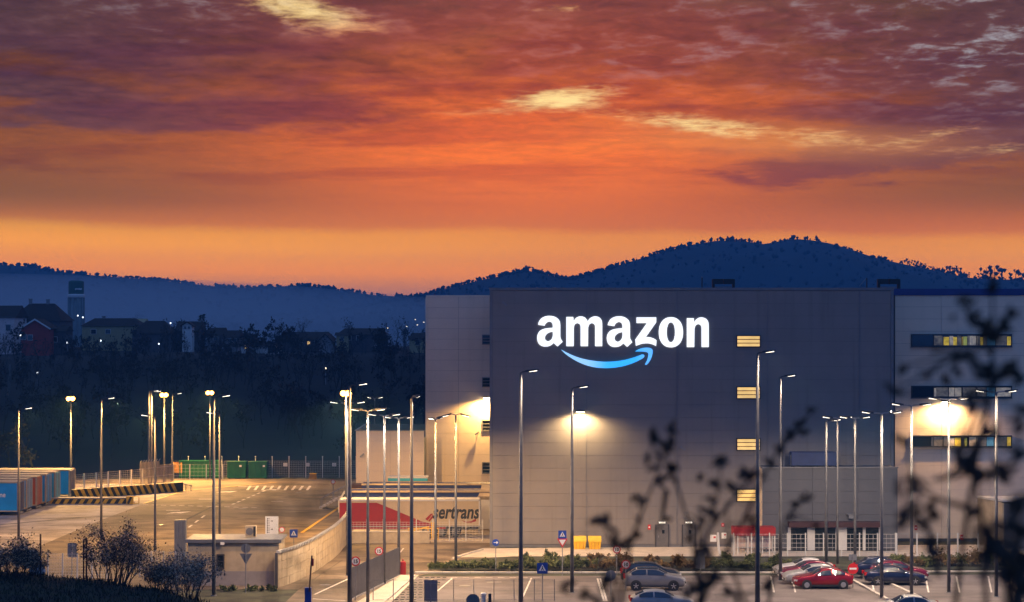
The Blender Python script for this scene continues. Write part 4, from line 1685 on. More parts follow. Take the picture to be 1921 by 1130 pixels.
# teal topped swap body at the low block
p = at(728, 906, 211)
t = thing('swap_body', 'pale swap body with a teal stripe under its roof by the low block', 'container', (p.x, 211, 0))
b = MB()
b.box((1.95, 1.2, 1.9), (3.9, 2.4, 3.4))
b.build('body', M['cream'], t)
b = MB()
b.box((1.95, -.02, 3.73), (3.92, .06, .28))
b.build('stripe', M['teal'], t)
b = MB()
b.box((1.95, 1.2, 3.93), (3.96, 2.5, .12))
b.build('roof', M['white'], t)
b = MB()
for x_ in (.2, 3.7):
    for y_ in (.2, 2.2):
        b.box((x_, y_, .1), (.12, .12, .2))
b.build('leg', M['steel'], t)

# small white yard truck seen over the stairs
p = gp(686, 938)
t = thing('yard_truck', 'small white truck with a brown roof deflector beside the low block', 'truck', (p.x, 209.5, 0))
b = MB()
b.prism([(-1.1, 0, .6), (1.1, 0, .6), (1.1, 0, 2.7), (-.55, 0, 2.7), (-1.1, 0, 1.75)], (0, 2.3, 0))
b.build('cab', M['white'], t, fix=True)
b = MB()
b.prism([(-.55, .2, 2.72), (1.3, .2, 2.72), (1.3, .2, 3.35), (.1, .2, 3.35)], (0, 1.9, 0))
b.build('roof_deflector', M['brown'], t, fix=True)
b = MB()
b.prism([(-.85, -.02, 1.75), (.1, -.02, 1.75), (.1, -.02, 2.4), (-.52, -.02, 2.4)], (0, .03, 0))
b.build('window', M['dglass'], t, fix=True)
b = MB()
b.box((1.5, 1.15, .75), (4.6, 1.0, .3))
b.build('chassis', M['black'], t)
for x_ in (-.5, 2.6):
    wheel(t, x_, .1, .5, .5, .3, -1, M['steel'], spokes=6)
    wheel(t, x_, 2.2, .5, .5, .3, 1, M['steel'], spokes=6)

# dock shelter house at the corner
p0, p1 = at(897, 1000, 197), at(919, 918, 197)
t = thing('dock_shelter', 'white boxy dock shelter with a sloped top in the corner of the warehouse', 'dock', (p0.x, 197, 0))
w = p1.x - p0.x + .3
b = MB()
b.prism([(0, 0, 0), (0, 0, 3.15), (.25, 1.2, 3.85), (.25, 6, 3.85), (0, 6, 0)], (w, 0, 0))
b.build('housing', M['cream'], t, fix=True)
b = MB()
b.box((w / 2, -.06, 1.5), (w - .25, .06, 2.7))
b.build('door', M['white'], t)
b = MB()
b.box((w / 2, -.05, 3.12), (w + .1, .18, .12))
b.build('lintel', M['cream'], t)

# loading dock edge: platform, stairs, yellow barrier
p = gp(786, 1014)
t = thing('yellow_barrier', 'yellow lifting barrier frame at the gate before the cream trailer', 'barrier', p)
b = MB()
for x_ in (-.9, -.35, .8, 1.7):
    b.box((x_, 0, .55), (.09, .09, 1.1))
b.tube([(-1.4, 0, .25), (-.4, 0, .9), (.9, 0, 1.2)], .07, 6)
b.box((.35, 0, 1.05), (2.7, .07, .08))
b.box((.35, 0, .6), (2.7, .05, .06))
b.build('frame', M['yellow'], t)
b = MB()
b.box((-.6, -.1, .25), (.6, .4, .5))
b.box((1.3, -.1, .85), (.45, .3, 1.5))
b.build('housing', M['yellow'], t)
p = gp(650, 1020)
t = thing('low_wall', 'low cream wall at the foot of the loading yard', 'wall', (p.x, p.y, 0))
b = MB()
b.box((3.6, .15, .5), (7.2, .3, 1.0))
b.build('wall', M['cream'], t)
b = MB()
b.box((3.6, .15, 1.03), (7.3, .42, .07))
b.build('coping', M['kerb'], t)
# outside stair behind the tall pole
p = at(603, 945, 222)
t = thing('ramp_stair', 'short outdoor stair with side rails going up beside the thick blue pole', 'stair', (p.x, 222, 0))
for k in range(10):
    b = MB()
    b.box((.32 * k, 0, .09 + .17 * k), (.34, 1.6, .17))
    b.build('step', M['kerb'], t)
b = MB()
for yy in (-.8, .8):
    b.tube([(0, yy, 1.0), (3.1, yy, 2.65)], .04, 6)
    for k in range(6):
        b.tube([(.6 * k, yy, .1 + .31 * k), (.6 * k, yy, 1.0 + .32 * k)], .025, 5)
b.build('handrail', M['steel'], t)

# ================================================================== CURVED WALL AND GATEHOUSE
cp = [gp(522, 1103), gp(548, 1094), gp(580, 1079), (gp(605, 1063)), gp(628, 1046), gp(645, 1028), gp(656, 1012)]


def curve_pts(ps, k):
    out = []
    for i in range(len(ps) - 1):
        pm, p0_, p1_, pn = ps[max(i - 1, 0)], ps[i], ps[i + 1], ps[min(i + 2, len(ps) - 1)]
        for j in range(k):
            u = j / k
            out.append(.5 * ((2 * p0_) + (p1_ - pm) * u + (2 * pm - 5 * p0_ + 4 * p1_ - pn) * u * u + (3 * p0_ - pm - 3 * p1_ + pn) * u ** 3))
    out.append(ps[-1])
    return out


cv_ = curve_pts(cp, 6)
t = thing('curved_wall', 'curving cream retaining wall with a dotted coping beside the road', 'wall', cv_[0])
o0 = cv_[0]
NB = len(cv_)
band_h = [0, .62, 1.24, 1.86, 2.5]
for i in range(NB - 1):
    a_, c_ = cv_[i] - o0, cv_[i + 1] - o0
    dd = (c_ - a_).normalized()
    n_ = Vector((dd.y, -dd.x, 0))
    a2, c2 = a_ + dd * .012, c_ - dd * .012
    for k in range(4):
        b = MB()
        off = n_ * (.03 * rng.random())
        z0_, z1_ = band_h[k] + .012, band_h[k + 1] - .012
        b.prism([a2 + off + Vector((0, 0, z0_)), c2 + off + Vector((0, 0, z0_)), c2 + off + Vector((0, 0, z1_)), a2 + off + Vector((0, 0, z1_))], -n_ * .3)
        b.build('block', M['cream'], t, fix=True)
b = MB()
for i in range(NB - 1):
    a_, c_ = cv_[i] - o0, cv_[i + 1] - o0
    dd = (c_ - a_).normalized()
    n_ = Vector((dd.y, -dd.x, 0))
    b.prism([a_ - n_ * .05, c_ - n_ * .05, c_ - n_ * .05 + Vector((0, 0, 2.49)), a_ - n_ * .05 + Vector((0, 0, 2.49))], -n_ * .2)
b.build('wall_core', M['core'], t, fix=True)
q = MB()
q.box((0, 0, 2.58), (.2, .26, .16))
sm = q.mesh('coping_stone', M['black'])
q = MB()
q.box((0, 0, 2.58), (.2, .26, .17))
sm2 = q.mesh('coping_stone', M['white'])
cc = curve_pts(cp, 22)
for i in range(len(cc) - 1):
    p_ = (cc[i] + cc[i + 1]) / 2 - o0
    dd = cc[i + 1] - cc[i]
    link('coping_stone', sm if i % 2 else sm2, t, (p_.x, p_.y + .08, 0), math.atan2(dd.y, dd.x))

# yellow kerb foot of the wall
gh0, gh1 = gp(408, 1099), gp(523, 1099)
gS = (1099 - HY) / HC
gD = FPX / gS
gx0, gx1 = (352 - CX) / gS, (523 - CX) / gS
gz = HC - (1014 - HY) / gS
gate = thing('gatehouse', 'flat roofed cream gatehouse with a grey base and roof units', 'gatehouse', (gx0, gD, 0))
w = gx1 - gx0
b = MB()
b.box((w / 2, 2.0, (gz - .1 + 1.05) / 2), (w, 4.0, gz - .1 - 1.05))
b.build('wall', M['cream'], gate)
b = MB()
b.box((w / 2, 1.99, .525), (w + .06, 4.06, 1.05))
b.build('base_panel', mat('grey_render', (.30, .275, .27), .8, 0, .12, .8, 0, None, 0, .4), gate)
b = MB()
b.box((w / 2, 1.95, gz - .02), (w + .35, 4.4, .17))
b.build('roof', M['steel'], gate)
b = MB()
b.box((w / 2, -.27, gz - .03), (w + .4, .08, .24))
b.build('roof_edge', M['signback'], gate)
f = window(gate, Vector((gx0, gD, 0)), 408, 420, 1041, 1066, gD - .02, M['dglass'], 1)
p = at(418, 1018, gD - .1)
b = MB()
b.box((p.x - gx0, -.32, gz - .2), (.28, .12, .18))
b.build('wall_light', M['signwhite'], gate)
for px0, px1, y0, y1, D_, lab in ((460, 480, 990, 1012, gD + 1.4, 'air conditioner box on the gatehouse roof beside the white board'),):
    p0, p1 = at(px0, y1, D_), at(px1, y0, D_)
    t = thing('air_conditioner', lab, 'air conditioner', (p0.x, D_, gz + .065))
    w_, h_ = p1.x - p0.x, .78
    b = MB()
    b.box((w_ / 2, .25, h_ / 2 + .06), (w_, .5, h_))
    b.build('casing', M['cream'], t)
    b = MB()
    b.lathe([(.27, 0), (.27, .02), (.05, .03)], 14, (w_ * .42, -.01, h_ / 2 + .06), Matrix.Rotation(R(90), 3, 'X'))
    b.build('fan_grille', M['trim'], t)
    b = MB()
    b.box((w_ * .87, -.012, h_ / 2 + .06), (w_ * .2, .03, h_ * .9))
    b.build('side_grille', M['black'], t)
# board of directions
D_ = gD + 6
p0, p1 = at(498, 1012, D_), at(522, 969, D_)
t = thing('direction_board', 'white direction board with rows of small black print behind the gatehouse', 'sign', ((p0.x + p1.x) / 2, D_, 0))
b = MB()
w_, zc, h_ = p1.x - p0.x, (p0.z + p1.z) / 2, p1.z - p0.z
b.box((0, 0, zc), (w_, .06, h_))
b.build('board', M['signwhite'], t)
b = MB()
for x_ in (-w_ * .35, w_ * .35):
    b.box((x_, .06, zc / 2), (.08, .06, zc))
b.build('post', M['steel'], t)
b = MB()
for k in range(9):
    z_ = zc + h_ * (.40 - .075 * k)
    b.box((-w_ * .34, -.035, z_), (w_ * .06, .01, h_ * .055))
    b.box((-w_ * .22, -.035, z_), (w_ * rng.uniform(.05, .12), .01, h_ * .02))
for k in range(2):
    z_ = zc + h_ * (.30 - .36 * k)
    b.prism([(-w_ * .10, -.04, z_), (w_ * .06, -.04, z_ + .06), (w_ * .06, -.04, z_ - .06)], (0, .012, 0))
b.build('print', M['black'], t, fix=True)
# tall grey louvre cabinet behind the bushes
D_ = gD + 8
p0, p1 = at(327, 1010, D_), at(348, 976, D_)
t = thing('louvre_cabinet', 'tall grey louvred cabinet rising behind the pale bush', 'cabinet', ((p0.x + p1.x) / 2, D_, 0))
b = MB()
b.box((0, .3, p1.z / 2), (p1.x - p0.x, .6, p1.z))
b.build('casing', M['signback'], t)
for k in range(3):
    b = MB()
    b.box(((k - 1) * .26, -.012, p1.z - .75), (.17, .03, 1.3))
    b.build('louvre', M['trim'], t)
# electrical box on a post, far left
for px, y0, y1, base, lab in ((135, 1019, 1046, 1078, 'two leaved grey sign back standing behind the pale fence at far left'),
                              (808, 1089, 1129, 1140, 'rectangular grey sign back standing in the car park'),
                              (1314, 1032, 1067, 1084, 'dark rectangular sign back behind the grey crossover')):
    s_ = (base - HY) / HC
    t = thing('sign_back', lab, 'sign', ((px - CX) / s_, FPX / s_, 0), 0, 'traffic signs seen from behind')
    z0_, z1_ = HC - (y1 - HY) / s_, HC - (y0 - HY) / s_
    w_ = {135: 17, 808: 25, 1314: 17}[px] / s_
    b = MB()
    b.box((0, .04, (z0_ + z1_) / 2), (w_, .03, z1_ - z0_))
    b.build('plate', M['signback'], t)
    b = MB()
    b.tube([(0, 0, 0), (0, 0, z1_ - .02)], .038, 8)
    b.build('post', M['steel'], t)
    b = MB()
    for z_ in (z0_ + .2, z1_ - .2):
        b.box((0, .015, z_), (w_ * .9, .02, .05))
    b.build('clamp', M['steel'], t)

# ================================================================== TRAFFIC SIGNS


def sign_post(px, base, label, plates, post=True, s=None, r=.032):
    s_ = s or (base - HY) / HC
    D_ = FPX / s_
    t_ = thing('traffic_sign', label, 'traffic sign', ((px - CX) / s_, D_, 0), 0, 'traffic signs on posts')
    ztop = 0
    for kind, pyc, size in plates:
        z_ = HC - (pyc - HY) / s_
        hw = size / s_ / 2
        ztop = max(ztop, z_ + hw)
        y = -.05
        QX = Matrix.Rotation(R(90), 3, 'X')
        if kind in ('15', '10', 'ring'):
            b_ = MB()
            b_.lathe([(hw, -.012), (hw, .012)], 24, (0, y, z_), QX)
            o_ = b_.build('plate', M['signred'], t_)
            b_ = MB()
            b_.lathe([(hw * .74, 0), (hw * .74, .006)], 24, (0, y - .014, z_), QX)
            b_.build('face', M['signwhite'], t_)
            if kind != 'ring':
                flat_text(kind, hw * 1.05, M['black'], 'lettering', t_, (0, y - .026, z_ - hw * .36), align='CENTER', offset=.012)
        elif kind == 'arrow':
            b_ = MB()
            b_.lathe([(hw, -.012), (hw, .012)], 24, (0, y, z_), QX)
            b_.build('plate', M['signblue'], t_)
            b_ = MB()
            b_.box((-hw * .1, y - .016, z_), (hw * 1.0, .006, hw * .2))
            b_.prism([(hw * .75, y - .018, z_), (hw * .2, y - .018, z_ + hw * .45), (hw * .2, y - .018, z_ - hw * .45)], (0, .006, 0))
            b_.build('arrow', M['signwhite'], t_, fix=True)
        elif kind == 'cross':
            b_ = MB()
            b_.box((0, y, z_), (hw * 2, .025, hw * 2))
            b_.build('plate', M['signblue'], t_)
            b_ = MB()
            b_.prism([(-hw * .68, y - .018, z_ - hw * .5), (hw * .68, y - .018, z_ - hw * .5), (0, y - .018, z_ + hw * .72)], (0, .006, 0))
            b_.build('triangle', M['signwhite'], t_, fix=True)
            b_ = MB()
            b_.lathe([(hw * .11, 0), (hw * .11, .006)], 10, (0, y - .022, z_ + hw * .28), QX)
            b_.prism([(-hw * .12, y - .024, z_ + hw * .15), (hw * .10, y - .024, z_ + hw * .15), (hw * .14, y - .024, z_ - hw * .1), (hw * .32, y - .024, z_ - hw * .44), (hw * .18, y - .024, z_ - hw * .44), (0, y - .024, z_ - hw * .12),
                      (-hw * .18, y - .024, z_ - hw * .44), (-hw * .32, y - .024, z_ - hw * .44), (-hw * .1, y - .024, z_ - hw * .05)], (0, .006, 0))
            b_.build('walking_figure', M['black'], t_, fix=True)
        elif kind == 'yield':
            b_ = MB()
            b_.prism([(-hw, y, z_ + hw * .85), (hw, y, z_ + hw * .85), (0, y, z_ - hw * .9)], (0, .024, 0))
            b_.build('plate', M['signred'], t_, fix=True)
            b_ = MB()
            b_.prism([(-hw * .66, y - .012, z_ + hw * .64), (hw * .66, y - .012, z_ + hw * .64), (0, y - .012, z_ - hw * .48)], (0, .01, 0))
            b_.build('face', M['signwhite'], t_, fix=True)
        elif kind == 'noentry':
            b_ = MB()
            b_.lathe([(hw, -.012), (hw, .012)], 24, (0, y, z_), QX)
            b_.build('plate', M['signred'], t_)
            b_ = MB()
            b_.box((0, y - .016, z_), (hw * 1.35, .008, hw * .36))
            b_.build('bar', M['signwhite'], t_)
        elif kind == 'roundback':
            b_ = MB()
            b_.lathe([(hw, -.012), (hw, .012)], 24, (0, .05, z_), QX)
            b_.build('plate', M['signback'], t_)
        elif kind == 'triback':
            b_ = MB()
            b_.prism([(-hw, .05, z_ + hw * .85), (hw, .05, z_ + hw * .85), (0, .05, z_ - hw * .9)], (0, .024, 0))
            b_.build('plate', M['signback'], t_, fix=True)
        elif kind == 'sqback':
            b_ = MB()
            b_.box((0, .05, z_), (hw * 2, .025, hw * 1.5))
            b_.build('plate', M['signback'], t_)
    b_ = MB()
    b_.tube([(0, 0, 0), (0, 0, ztop - .03)], r, 8)
    b_.build('post', M['steel'], t_)
    return t_


sign_post(667, 1128, 'round red edged 15 speed sign touching the thick blue pole', [('15', 1053, 18)])
sign_post(711, 1098, 'round red edged 15 speed sign above the middle of the paling fence', [('15', 1034, 16)])
sign_post(1157, 1082, 'round red edged 10 speed sign in front of the pale plants by the wall', [('10', 1031, 15)])
sign_post(1174, 1110, 'round red edged sign half hidden by twigs beside the grey crossover', [('10', 1059, 17)])
sign_post(930, 1070, 'round blue sign with a white arrow pointing right', [('arrow', 1018, 13)])
sign_post(1055, 1080, 'blue crossing sign stacked above an upside down red triangle', [('cross', 1003, 15), ('yield', 1019, 20)])
sign_post(1017.5, 1134, 'blue pedestrian crossing sign alone in the car park', [('cross', 1066, 20)])
sign_post(551, 1082, 'blue pedestrian crossing sign above the curved wall', [('cross', 1001, 15)], s=22.6)
sign_post(1600, 1103, 'round red no entry sign with a white bar between the parked cars', [('sqback', 1046, 15), ('noentry', 1067, 20)])
sign_post(461, 1113, 'round plate above a triangular plate seen from behind before the gatehouse', [('roundback', 1029, 18), ('triback', 1049, 24)])
sign_post(1146, 1120, 'round grey sign back at the edge of the twigs by the grey crossover', [('roundback', 1080, 20)])
sign_post(887, 1160, 'round grey sign back at the bottom edge of the car park', [('roundback', 1127, 25)])
sign_post(625, 933, 'small far round red edged sign at the top of the stair', [('ring', 904, 9)])
sign_post(529, 1082, 'small red edged round sign right of the white direction board', [('ring', 994, 11)], s=22.8)

# ================================================================== SMALL SITE OBJECTS
p = gp(756, 1079)
t = thing('red_cabinet', 'bright red cabinet at the end of the dark paling fence', 'cabinet', p)
s_ = (1079 - HY) / HC
b = MB()
b.box((0, 0, .48), (11 / s_, .4, .96))
b.build('body', M['red'], t)
b = MB()
b.lathe([(.2, .96), (.17, 1.03), (.07, 1.06), (.06, 1.18), (.02, 1.2)], 12)
b.build('cap', M['red'], t)
b = MB()
b.box((-.24, -.05, .75), (.1, .12, .12))
b.build('outlet', M['red'], t)
for px, lab in ((1087.5, 'left one of two yellow grit bins against the warehouse wall'), (1115.5, 'right one of two yellow grit bins against the warehouse wall')):
    p = gp(px, 1031)
    t = thing('grit_bin', lab, 'bin', p, 0, 'yellow grit bins')
    s_ = (1031 - HY) / HC
    w = 23 / s_
    b = MB()
    b.prism([(-w * .43, -.35, 0), (w * .43, -.35, 0), (w * .5, -.4, .66), (-w * .5, -.4, .66)], (0, .7, 0))
    b.build('body', M['yellow'], t, fix=True)
    b = MB()
    b.prism([(-w / 2 - .03, -.46, .68), (-w / 2 - .03, -.40, .80), (-w / 2 - .03, .1, 1.12), (-w / 2 - .03, .36, 1.12), (-w / 2 - .03, .36, .68)], (w + .06, 0, 0))
    b.build('lid', M['yellow'], t, fix=True)
    b = MB()
    for k in range(3):
        b.box(((k - 1) * w * .28, -.385, .35), (.05, .04, .55))
    b.build('rib', M['orange'], t)
# red shelter
p = gp(1376, 1044)
sS = 22.75
sh = thing('smoking_shelter', 'open white framed shelter with a bright red roof band', 'shelter', ((1376 - CX) / sS, FPX / sS, 0))
w = 79 / sS
zr1, zr0 = HC - (990 - HY) / sS, HC - (1005 - HY) / sS
b = MB()
b.box((w / 2, .9, (zr0 + zr1) / 2), (w, 1.9, zr1 - zr0))
b.build('roof_band', M['red'], sh)
q = MB()
q.box((0, 0, zr0 / 2), (.08, .08, zr0))
pm = q.mesh('post', M['white'])
for x_ in (.06, .36, 1.2, 2.4, w - .06):
    for y_ in (.05, 1.75):
        link('post', pm, sh, (x_, y_, 0))
b = MB()
b.box((w / 2, 1.8, zr0 / 2 + .1), (w - .1, .04, zr0 - .3))
b.build('back_panel', M['wallA'], sh)
b = MB()
b.box((w / 2, 1.4, .45), (w - .8, .4, .06))
for x_ in (.6, w - .6):
    b.box((x_, 1.4, .22), (.06, .3, .44))
b.build('bench', M['steel'], sh)
# white leaning board post left of the shelter
p = gp(1350, 1044)
t = thing('bollard', 'tall white post leaning a little left of the red shelter', 'post', p)
b = MB()
b.tube([(-.14, 0, 1.95), (-.08, 0, .6), (.08, 0, 0)], [.09, .11, .13], 8)
b.build('post', M['white'], t)
b = MB()
b.lathe([(.2, 0), (.2, .06), (.14, .08)], 10, (.08, 0, 0))
b.build('foot', M['kerb'], t)
# white block building at the right edge
rS = 22.2
t = thing('utility_kiosk', 'white box shaped kiosk with a dark roof edge at the right border', 'kiosk', ((1853 - CX) / rS, FPX / rS + 4, 0))
kD = FPX / rS
zt_ = HC - (938 - HY) / rS
b = MB()
w = 110 / rS
b.prism([(0, 0, 0), (1.25, -4, 0), (1.25, -4, zt_ - .25), (0, 0, zt_ - .15)], (0.12, .0, 0))
b.build('side_wall', M['cream'], t, fix=True)
b = MB()
b.box((1.30 + 2, -2, (zt_ - .3) / 2), (3.8, 3.9, zt_ - .3))
b.build('wall', M['annex'], t)
b = MB()
b.prism([(-.08, .1, zt_ - .15), (1.25, -4.1, zt_ - .15), (5.4, -4.1, zt_ - .15), (5.4, .1, zt_ - .15)], (0, 0, .16))
b.build('roof', M['white'], t, fix=True)
# white cylinder post with a dark bin beside it
p = gp(907, 1142)
t = thing('ticket_post', 'white rounded post with a dark panel at the bottom of the car park', 'post', p)
b = MB()
b.lathe([(.16, 0), (.16, .85), (.2, .88), (.2, 1.0), (.12, 1.06)], 14)
b.build('post', M['white'], t)
b = MB()
b.box((.42, 0, .5), (.2, .3, 1.0))
b.build('panel', M['black'], t)
# blue post with a dark lifting arm, bottom centre-left
p = gp(578, 1142)
t = thing('lifting_barrier', 'blue barrier post with its dark red boom raised upright', 'barrier', p)
b = MB()
b.box((0, 0, .7), (.42, .4, 1.4))
b.build('housing', M['signblue'], t)
b = MB()
b.tube([(.1, -.24, 1.15), (.2, -.24, 2.6), (.28, -.24, 3.55)], .055, 6)
b.build('boom', M['brown'], t)
b = MB()
b.box((.33, -.24, 3.1), (.12, .1, .5))
b.build('signal', M['red'], t)

# ================================================================== CARS
CAR = {
    'hatch': dict(L=4.28, W=1.80, x=(0, .10, .45, 1.0, 1.28, 2.0, 2.6, 3.3, 3.95, 4.18, 4.28),
                  zb=(.58, .68, .82, .90, .94, .95, .96, .99, 1.00, .92, .62),
                  zt=(.62, .74, .90, .97, 1.01, 1.40, 1.46, 1.41, 1.08, .97, .66),
                  wr=(.55, .68, .74, .76, .74, .60, .58, .57, .62, .68, .62),
                  w=(.62, .78, .86, .89, .90, .90, .90, .90, .87, .82, .68),
                  zu=(.30, .22, .18, .17, .17, .17, .17, .18, .22, .27, .32), wf=.86, wb=3.48, r=.32, cowl=3, rf=5, rr=7, tail=8),
    'suv': dict(L=4.40, W=1.84, x=(0, .10, .40, .95, 1.22, 1.95, 2.6, 3.45, 4.02, 4.30, 4.40),
                zb=(.70, .80, .96, 1.04, 1.07, 1.08, 1.09, 1.12, 1.13, 1.03, .72),
                zt=(.74, .88, 1.04, 1.12, 1.15, 1.56, 1.62, 1.58, 1.20, 1.08, .76),
                wr=(.58, .72, .78, .80, .76, .63, .61, .60, .64, .70, .64),
                w=(.66, .82, .89, .91, .92, .92, .92, .92, .89, .84, .72),
                zu=(.34, .26, .22, .22, .22, .22, .22, .22, .26, .30, .36), wf=.86, wb=3.52, r=.35, cowl=3, rf=5, rr=7, tail=8),
    'sedan': dict(L=4.55, W=1.80, x=(0, .10, .45, 1.1, 1.42, 2.15, 2.7, 3.25, 3.92, 4.40, 4.55),
                  zb=(.55, .66, .78, .87, .91, .92, .93, .95, .97, .93, .60),
                  zt=(.59, .72, .86, .94, .98, 1.36, 1.42, 1.37, 1.04, .99, .64),
                  wr=(.55, .68, .74, .76, .74, .60, .58, .57, .64, .68, .62),
                  w=(.62, .78, .86, .89, .90, .90, .90, .90, .88, .82, .68),
                  zu=(.28, .22, .18, .17, .17, .17, .17, .18, .22, .26, .32), wf=.88, wb=3.58, r=.32, cowl=3, rf=5, rr=7, tail=8),
}


def paint(name, col, rough=.25, metal=.35):
    m = mat(name, col, rough, metal, .04, 2.0)
    m.node_tree.nodes['Principled BSDF'].inputs['Coat Weight'].default_value = .6
    return m


PAINT = dict(red=paint('car_red', (.26, .006, .012)), silver=paint('car_silver', (.30, .30, .30), .35, .1), white=paint('car_white', (.46, .46, .46), .3, .0),
             navy=paint('car_navy', (.012, .018, .05)), wine=paint('car_wine', (.17, .010, .03)), pewter=paint('car_pewter', (.19, .185, .19), .35, .2), grey=paint('car_grey', (.10, .10, .13)), dark=paint('car_black', (.015, .016, .02)))
lampg = mat('headlamp_glass', (.55, .56, .58), .12, .3, .05)
lampr = mat('tail_lamp_glass', (.40, .01, .012), .2, 0, .05)


def car(kind, paintm, px, base, face, label, roofm=None, turn=0.0):
    """face -1: nose to the left of the picture."""
    c = CAR[kind]
    s_ = (base - HY) / HC
    D_ = FPX / s_
    t_ = thing('parked_car', label, 'car', ((px - CX) / s_, D_ + c['W'] / 2, 0), (0 if face < 0 else math.pi) + turn, 'cars parked in front of the warehouse')
    Lc = c['L']
    xs_ = c['x']

    def prm(x_, key):
        v = c[key]
        if x_ <= 0:
            return v[0]
        for i in range(len(xs_) - 1):
            if x_ <= xs_[i + 1]:
                u = (x_ - xs_[i]) / (xs_[i + 1] - xs_[i])
                return v[i] * (1 - u) + v[i + 1] * u
        return v[-1]

    def sec(x_):
        w_, zu, zb, zt, wr = (prm(x_, k) for k in ('w', 'zu', 'zb', 'zt', 'wr'))
        cab = max(0.0, min(1.0, (zt - zb - .08) / .3))
        return [(0, zu), (w_ * .82, zu), (w_ * .98, zu + .14), (w_, zu + .36 if zu + .36 < zb - .1 else (zu + zb) / 2), (w_ * .965, zb),
                (wr, zt - .05 * cab - .01), (wr * .8, zt - .008), (0, zt + .02)]

    samp = sorted(set(list(xs_) + [x_ for a_, b_ in zip(xs_, xs_[1:]) for x_ in [(a_ + b_) / 2] if b_ - a_ > .3]))
    vs, fs = [], []
    n = 14
    for x_ in samp:
        h_ = sec(x_)
        loop = [(p_[0], p_[1]) for p_ in h_] + [(-p_[0], p_[1]) for p_ in h_[-2:0:-1]]
        vs += [(x_ - Lc / 2, y_, z_) for y_, z_ in loop]
    for i in range(len(samp) - 1):
        for k in range(n):
            k2 = (k + 1) % n
            fs.append((i * n + k, i * n + k2, (i + 1) * n + k2, (i + 1) * n + k))
    fs.append(tuple(range(n)))
    fs.append(tuple((len(samp) - 1) * n + k for k in range(n))[::-1])
    b_ = MB()
    b_.add(vs, fs)
    body = b_.build('body', paintm, t_, True, fix=True)
    md = body.modifiers.new('soft', 'SUBSURF')
    md.levels = md.render_levels = 1

    def side_glass(xa, xb, nm='side_window'):
        for sg in (-1, 1):
            g_ = MB()
            N = 7
            pts = []
            for i in range(N):
                x_ = xa + (xb - xa) * i / (N - 1)
                h_ = sec(x_)
                (y0_, z0_), (y1_, z1_) = h_[4], h_[5]
                for u in (.10, .86):
                    pts.append((x_ - Lc / 2, sg * (y0_ + (y1_ - y0_) * u + .006), z0_ + (z1_ - z0_) * u + .004))
            f_ = [(2 * i, 2 * i + 1, 2 * i + 3, 2 * i + 2) for i in range(N - 1)]
            g_.add(pts, f_)
            g_.build(nm, M['carglass'], t_, fix=True)

    def end_glass(xa, xb, nm):
        g_ = MB()
        N = 6
        pts = []
        for i in range(N):
            x_ = xa + (xb - xa) * i / (N - 1)
            h_ = sec(x_)
            row = [(h_[5][0] * .94, h_[5][1]), (h_[6][0], h_[6][1]), (0, h_[7][1]), (-h_[6][0], h_[6][1]), (-h_[5][0] * .94, h_[5][1])]
            pts += [(x_ - Lc / 2, y_, z_ + .012) for y_, z_ in row]
        f_ = [(i * 5 + k, i * 5 + k + 1, i * 5 + k + 6, i * 5 + k + 5) for i in range(N - 1) for k in range(4)]
        g_.add(pts, f_)
        g_.build(nm, M['carglass'], t_, True, fix=True)

    cw, rf, rr, tl = xs_[c['cowl'] + 1], xs_[c['rf']], xs_[c['rr']], xs_[c['tail']]
    side_glass(cw + .22, (rf + rr) / 2 + .0)
    side_glass((rf + rr) / 2 + .10, rr + (tl - rr) * (.55 if kind != 'suv' else .7))
    end_glass(cw + .06, rf - .06, 'windscreen')
    end_glass(rr + .08, tl - .06, 'rear_window')
    if roofm:
        g_ = MB()
        pts = []
        X_ = [rf + (rr - rf) * i / 4 for i in range(5)]
        for x_ in X_:
            h_ = sec(x_)
            pts += [(x_ - Lc / 2, y_, z_ + .013) for y_, z_ in ((h_[5][0], h_[5][1] + .01), (h_[6][0], h_[6][1]), (0, h_[7][1]), (-h_[6][0], h_[6][1]), (-h_[5][0], h_[5][1] + .01))]
        g_.add(pts, [(i * 5 + k, i * 5 + k + 1, i * 5 + k + 6, i * 5 + k + 5) for i in range(4) for k in range(4)])
        g_.build('roof', roofm, t_, True, fix=True)
    # wheels in dark arches
    for x_ in (c['wf'], c['wb']):
        w_ = prm(x_, 'w')
        for sg in (-1, 1):
            a_ = MB()
            a_.lathe([(c['r'] * 1.13, -.02), (c['r'] * 1.13, .02)], 22, (x_ - Lc / 2, sg * (w_ - .012), c['r'] + .02), Matrix.Rotation(R(90), 3, 'X'))
            a_.build('wheel_arch', M['black'], t_)
            wheel(t_, x_ - Lc / 2, sg * (w_ - .075), c['r'], c['r'], .2, sg, M['alloy'])
    for sg in (-1, 1):
        b_ = MB()
        h_ = sec(.22)
        b_.box((.16 - Lc / 2, sg * .63, prm(.22, 'zb') - .10), (.24, .30, .12), rz=-sg * .5)
        b_.build('headlight', lampg, t_)
        b_ = MB()
        b_.box((Lc / 2 - .10, sg * .66, prm(Lc - .2, 'zb') - .10), (.16, .22, .22), rz=sg * .35)
        b_.build('tail_light', lampr, t_)
        b_ = MB()
        b_.box((cw + .26 - Lc / 2, sg * (prm(cw, 'w') + .07), prm(cw, 'zb') + .07), (.12, .2, .13))
        b_.build('wing_mirror', paintm, t_)
        b_ = MB()
        for xx in ((rf + rr) / 2 - .22, (rf + rr) / 2 + .72):
            b_.box((xx - Lc / 2, sg * (prm(xx, 'w') * .985), prm(xx, 'zb') - .10), (.18, .03, .03))
        b_.build('door_handle', paintm, t_)
        b_ = MB()
        b_.box((Lc / 2 - Lc / 2, sg * (.875 if kind != 'suv' else .90), prm(Lc / 2, 'zu') + .1), (2.0, .04, .1))
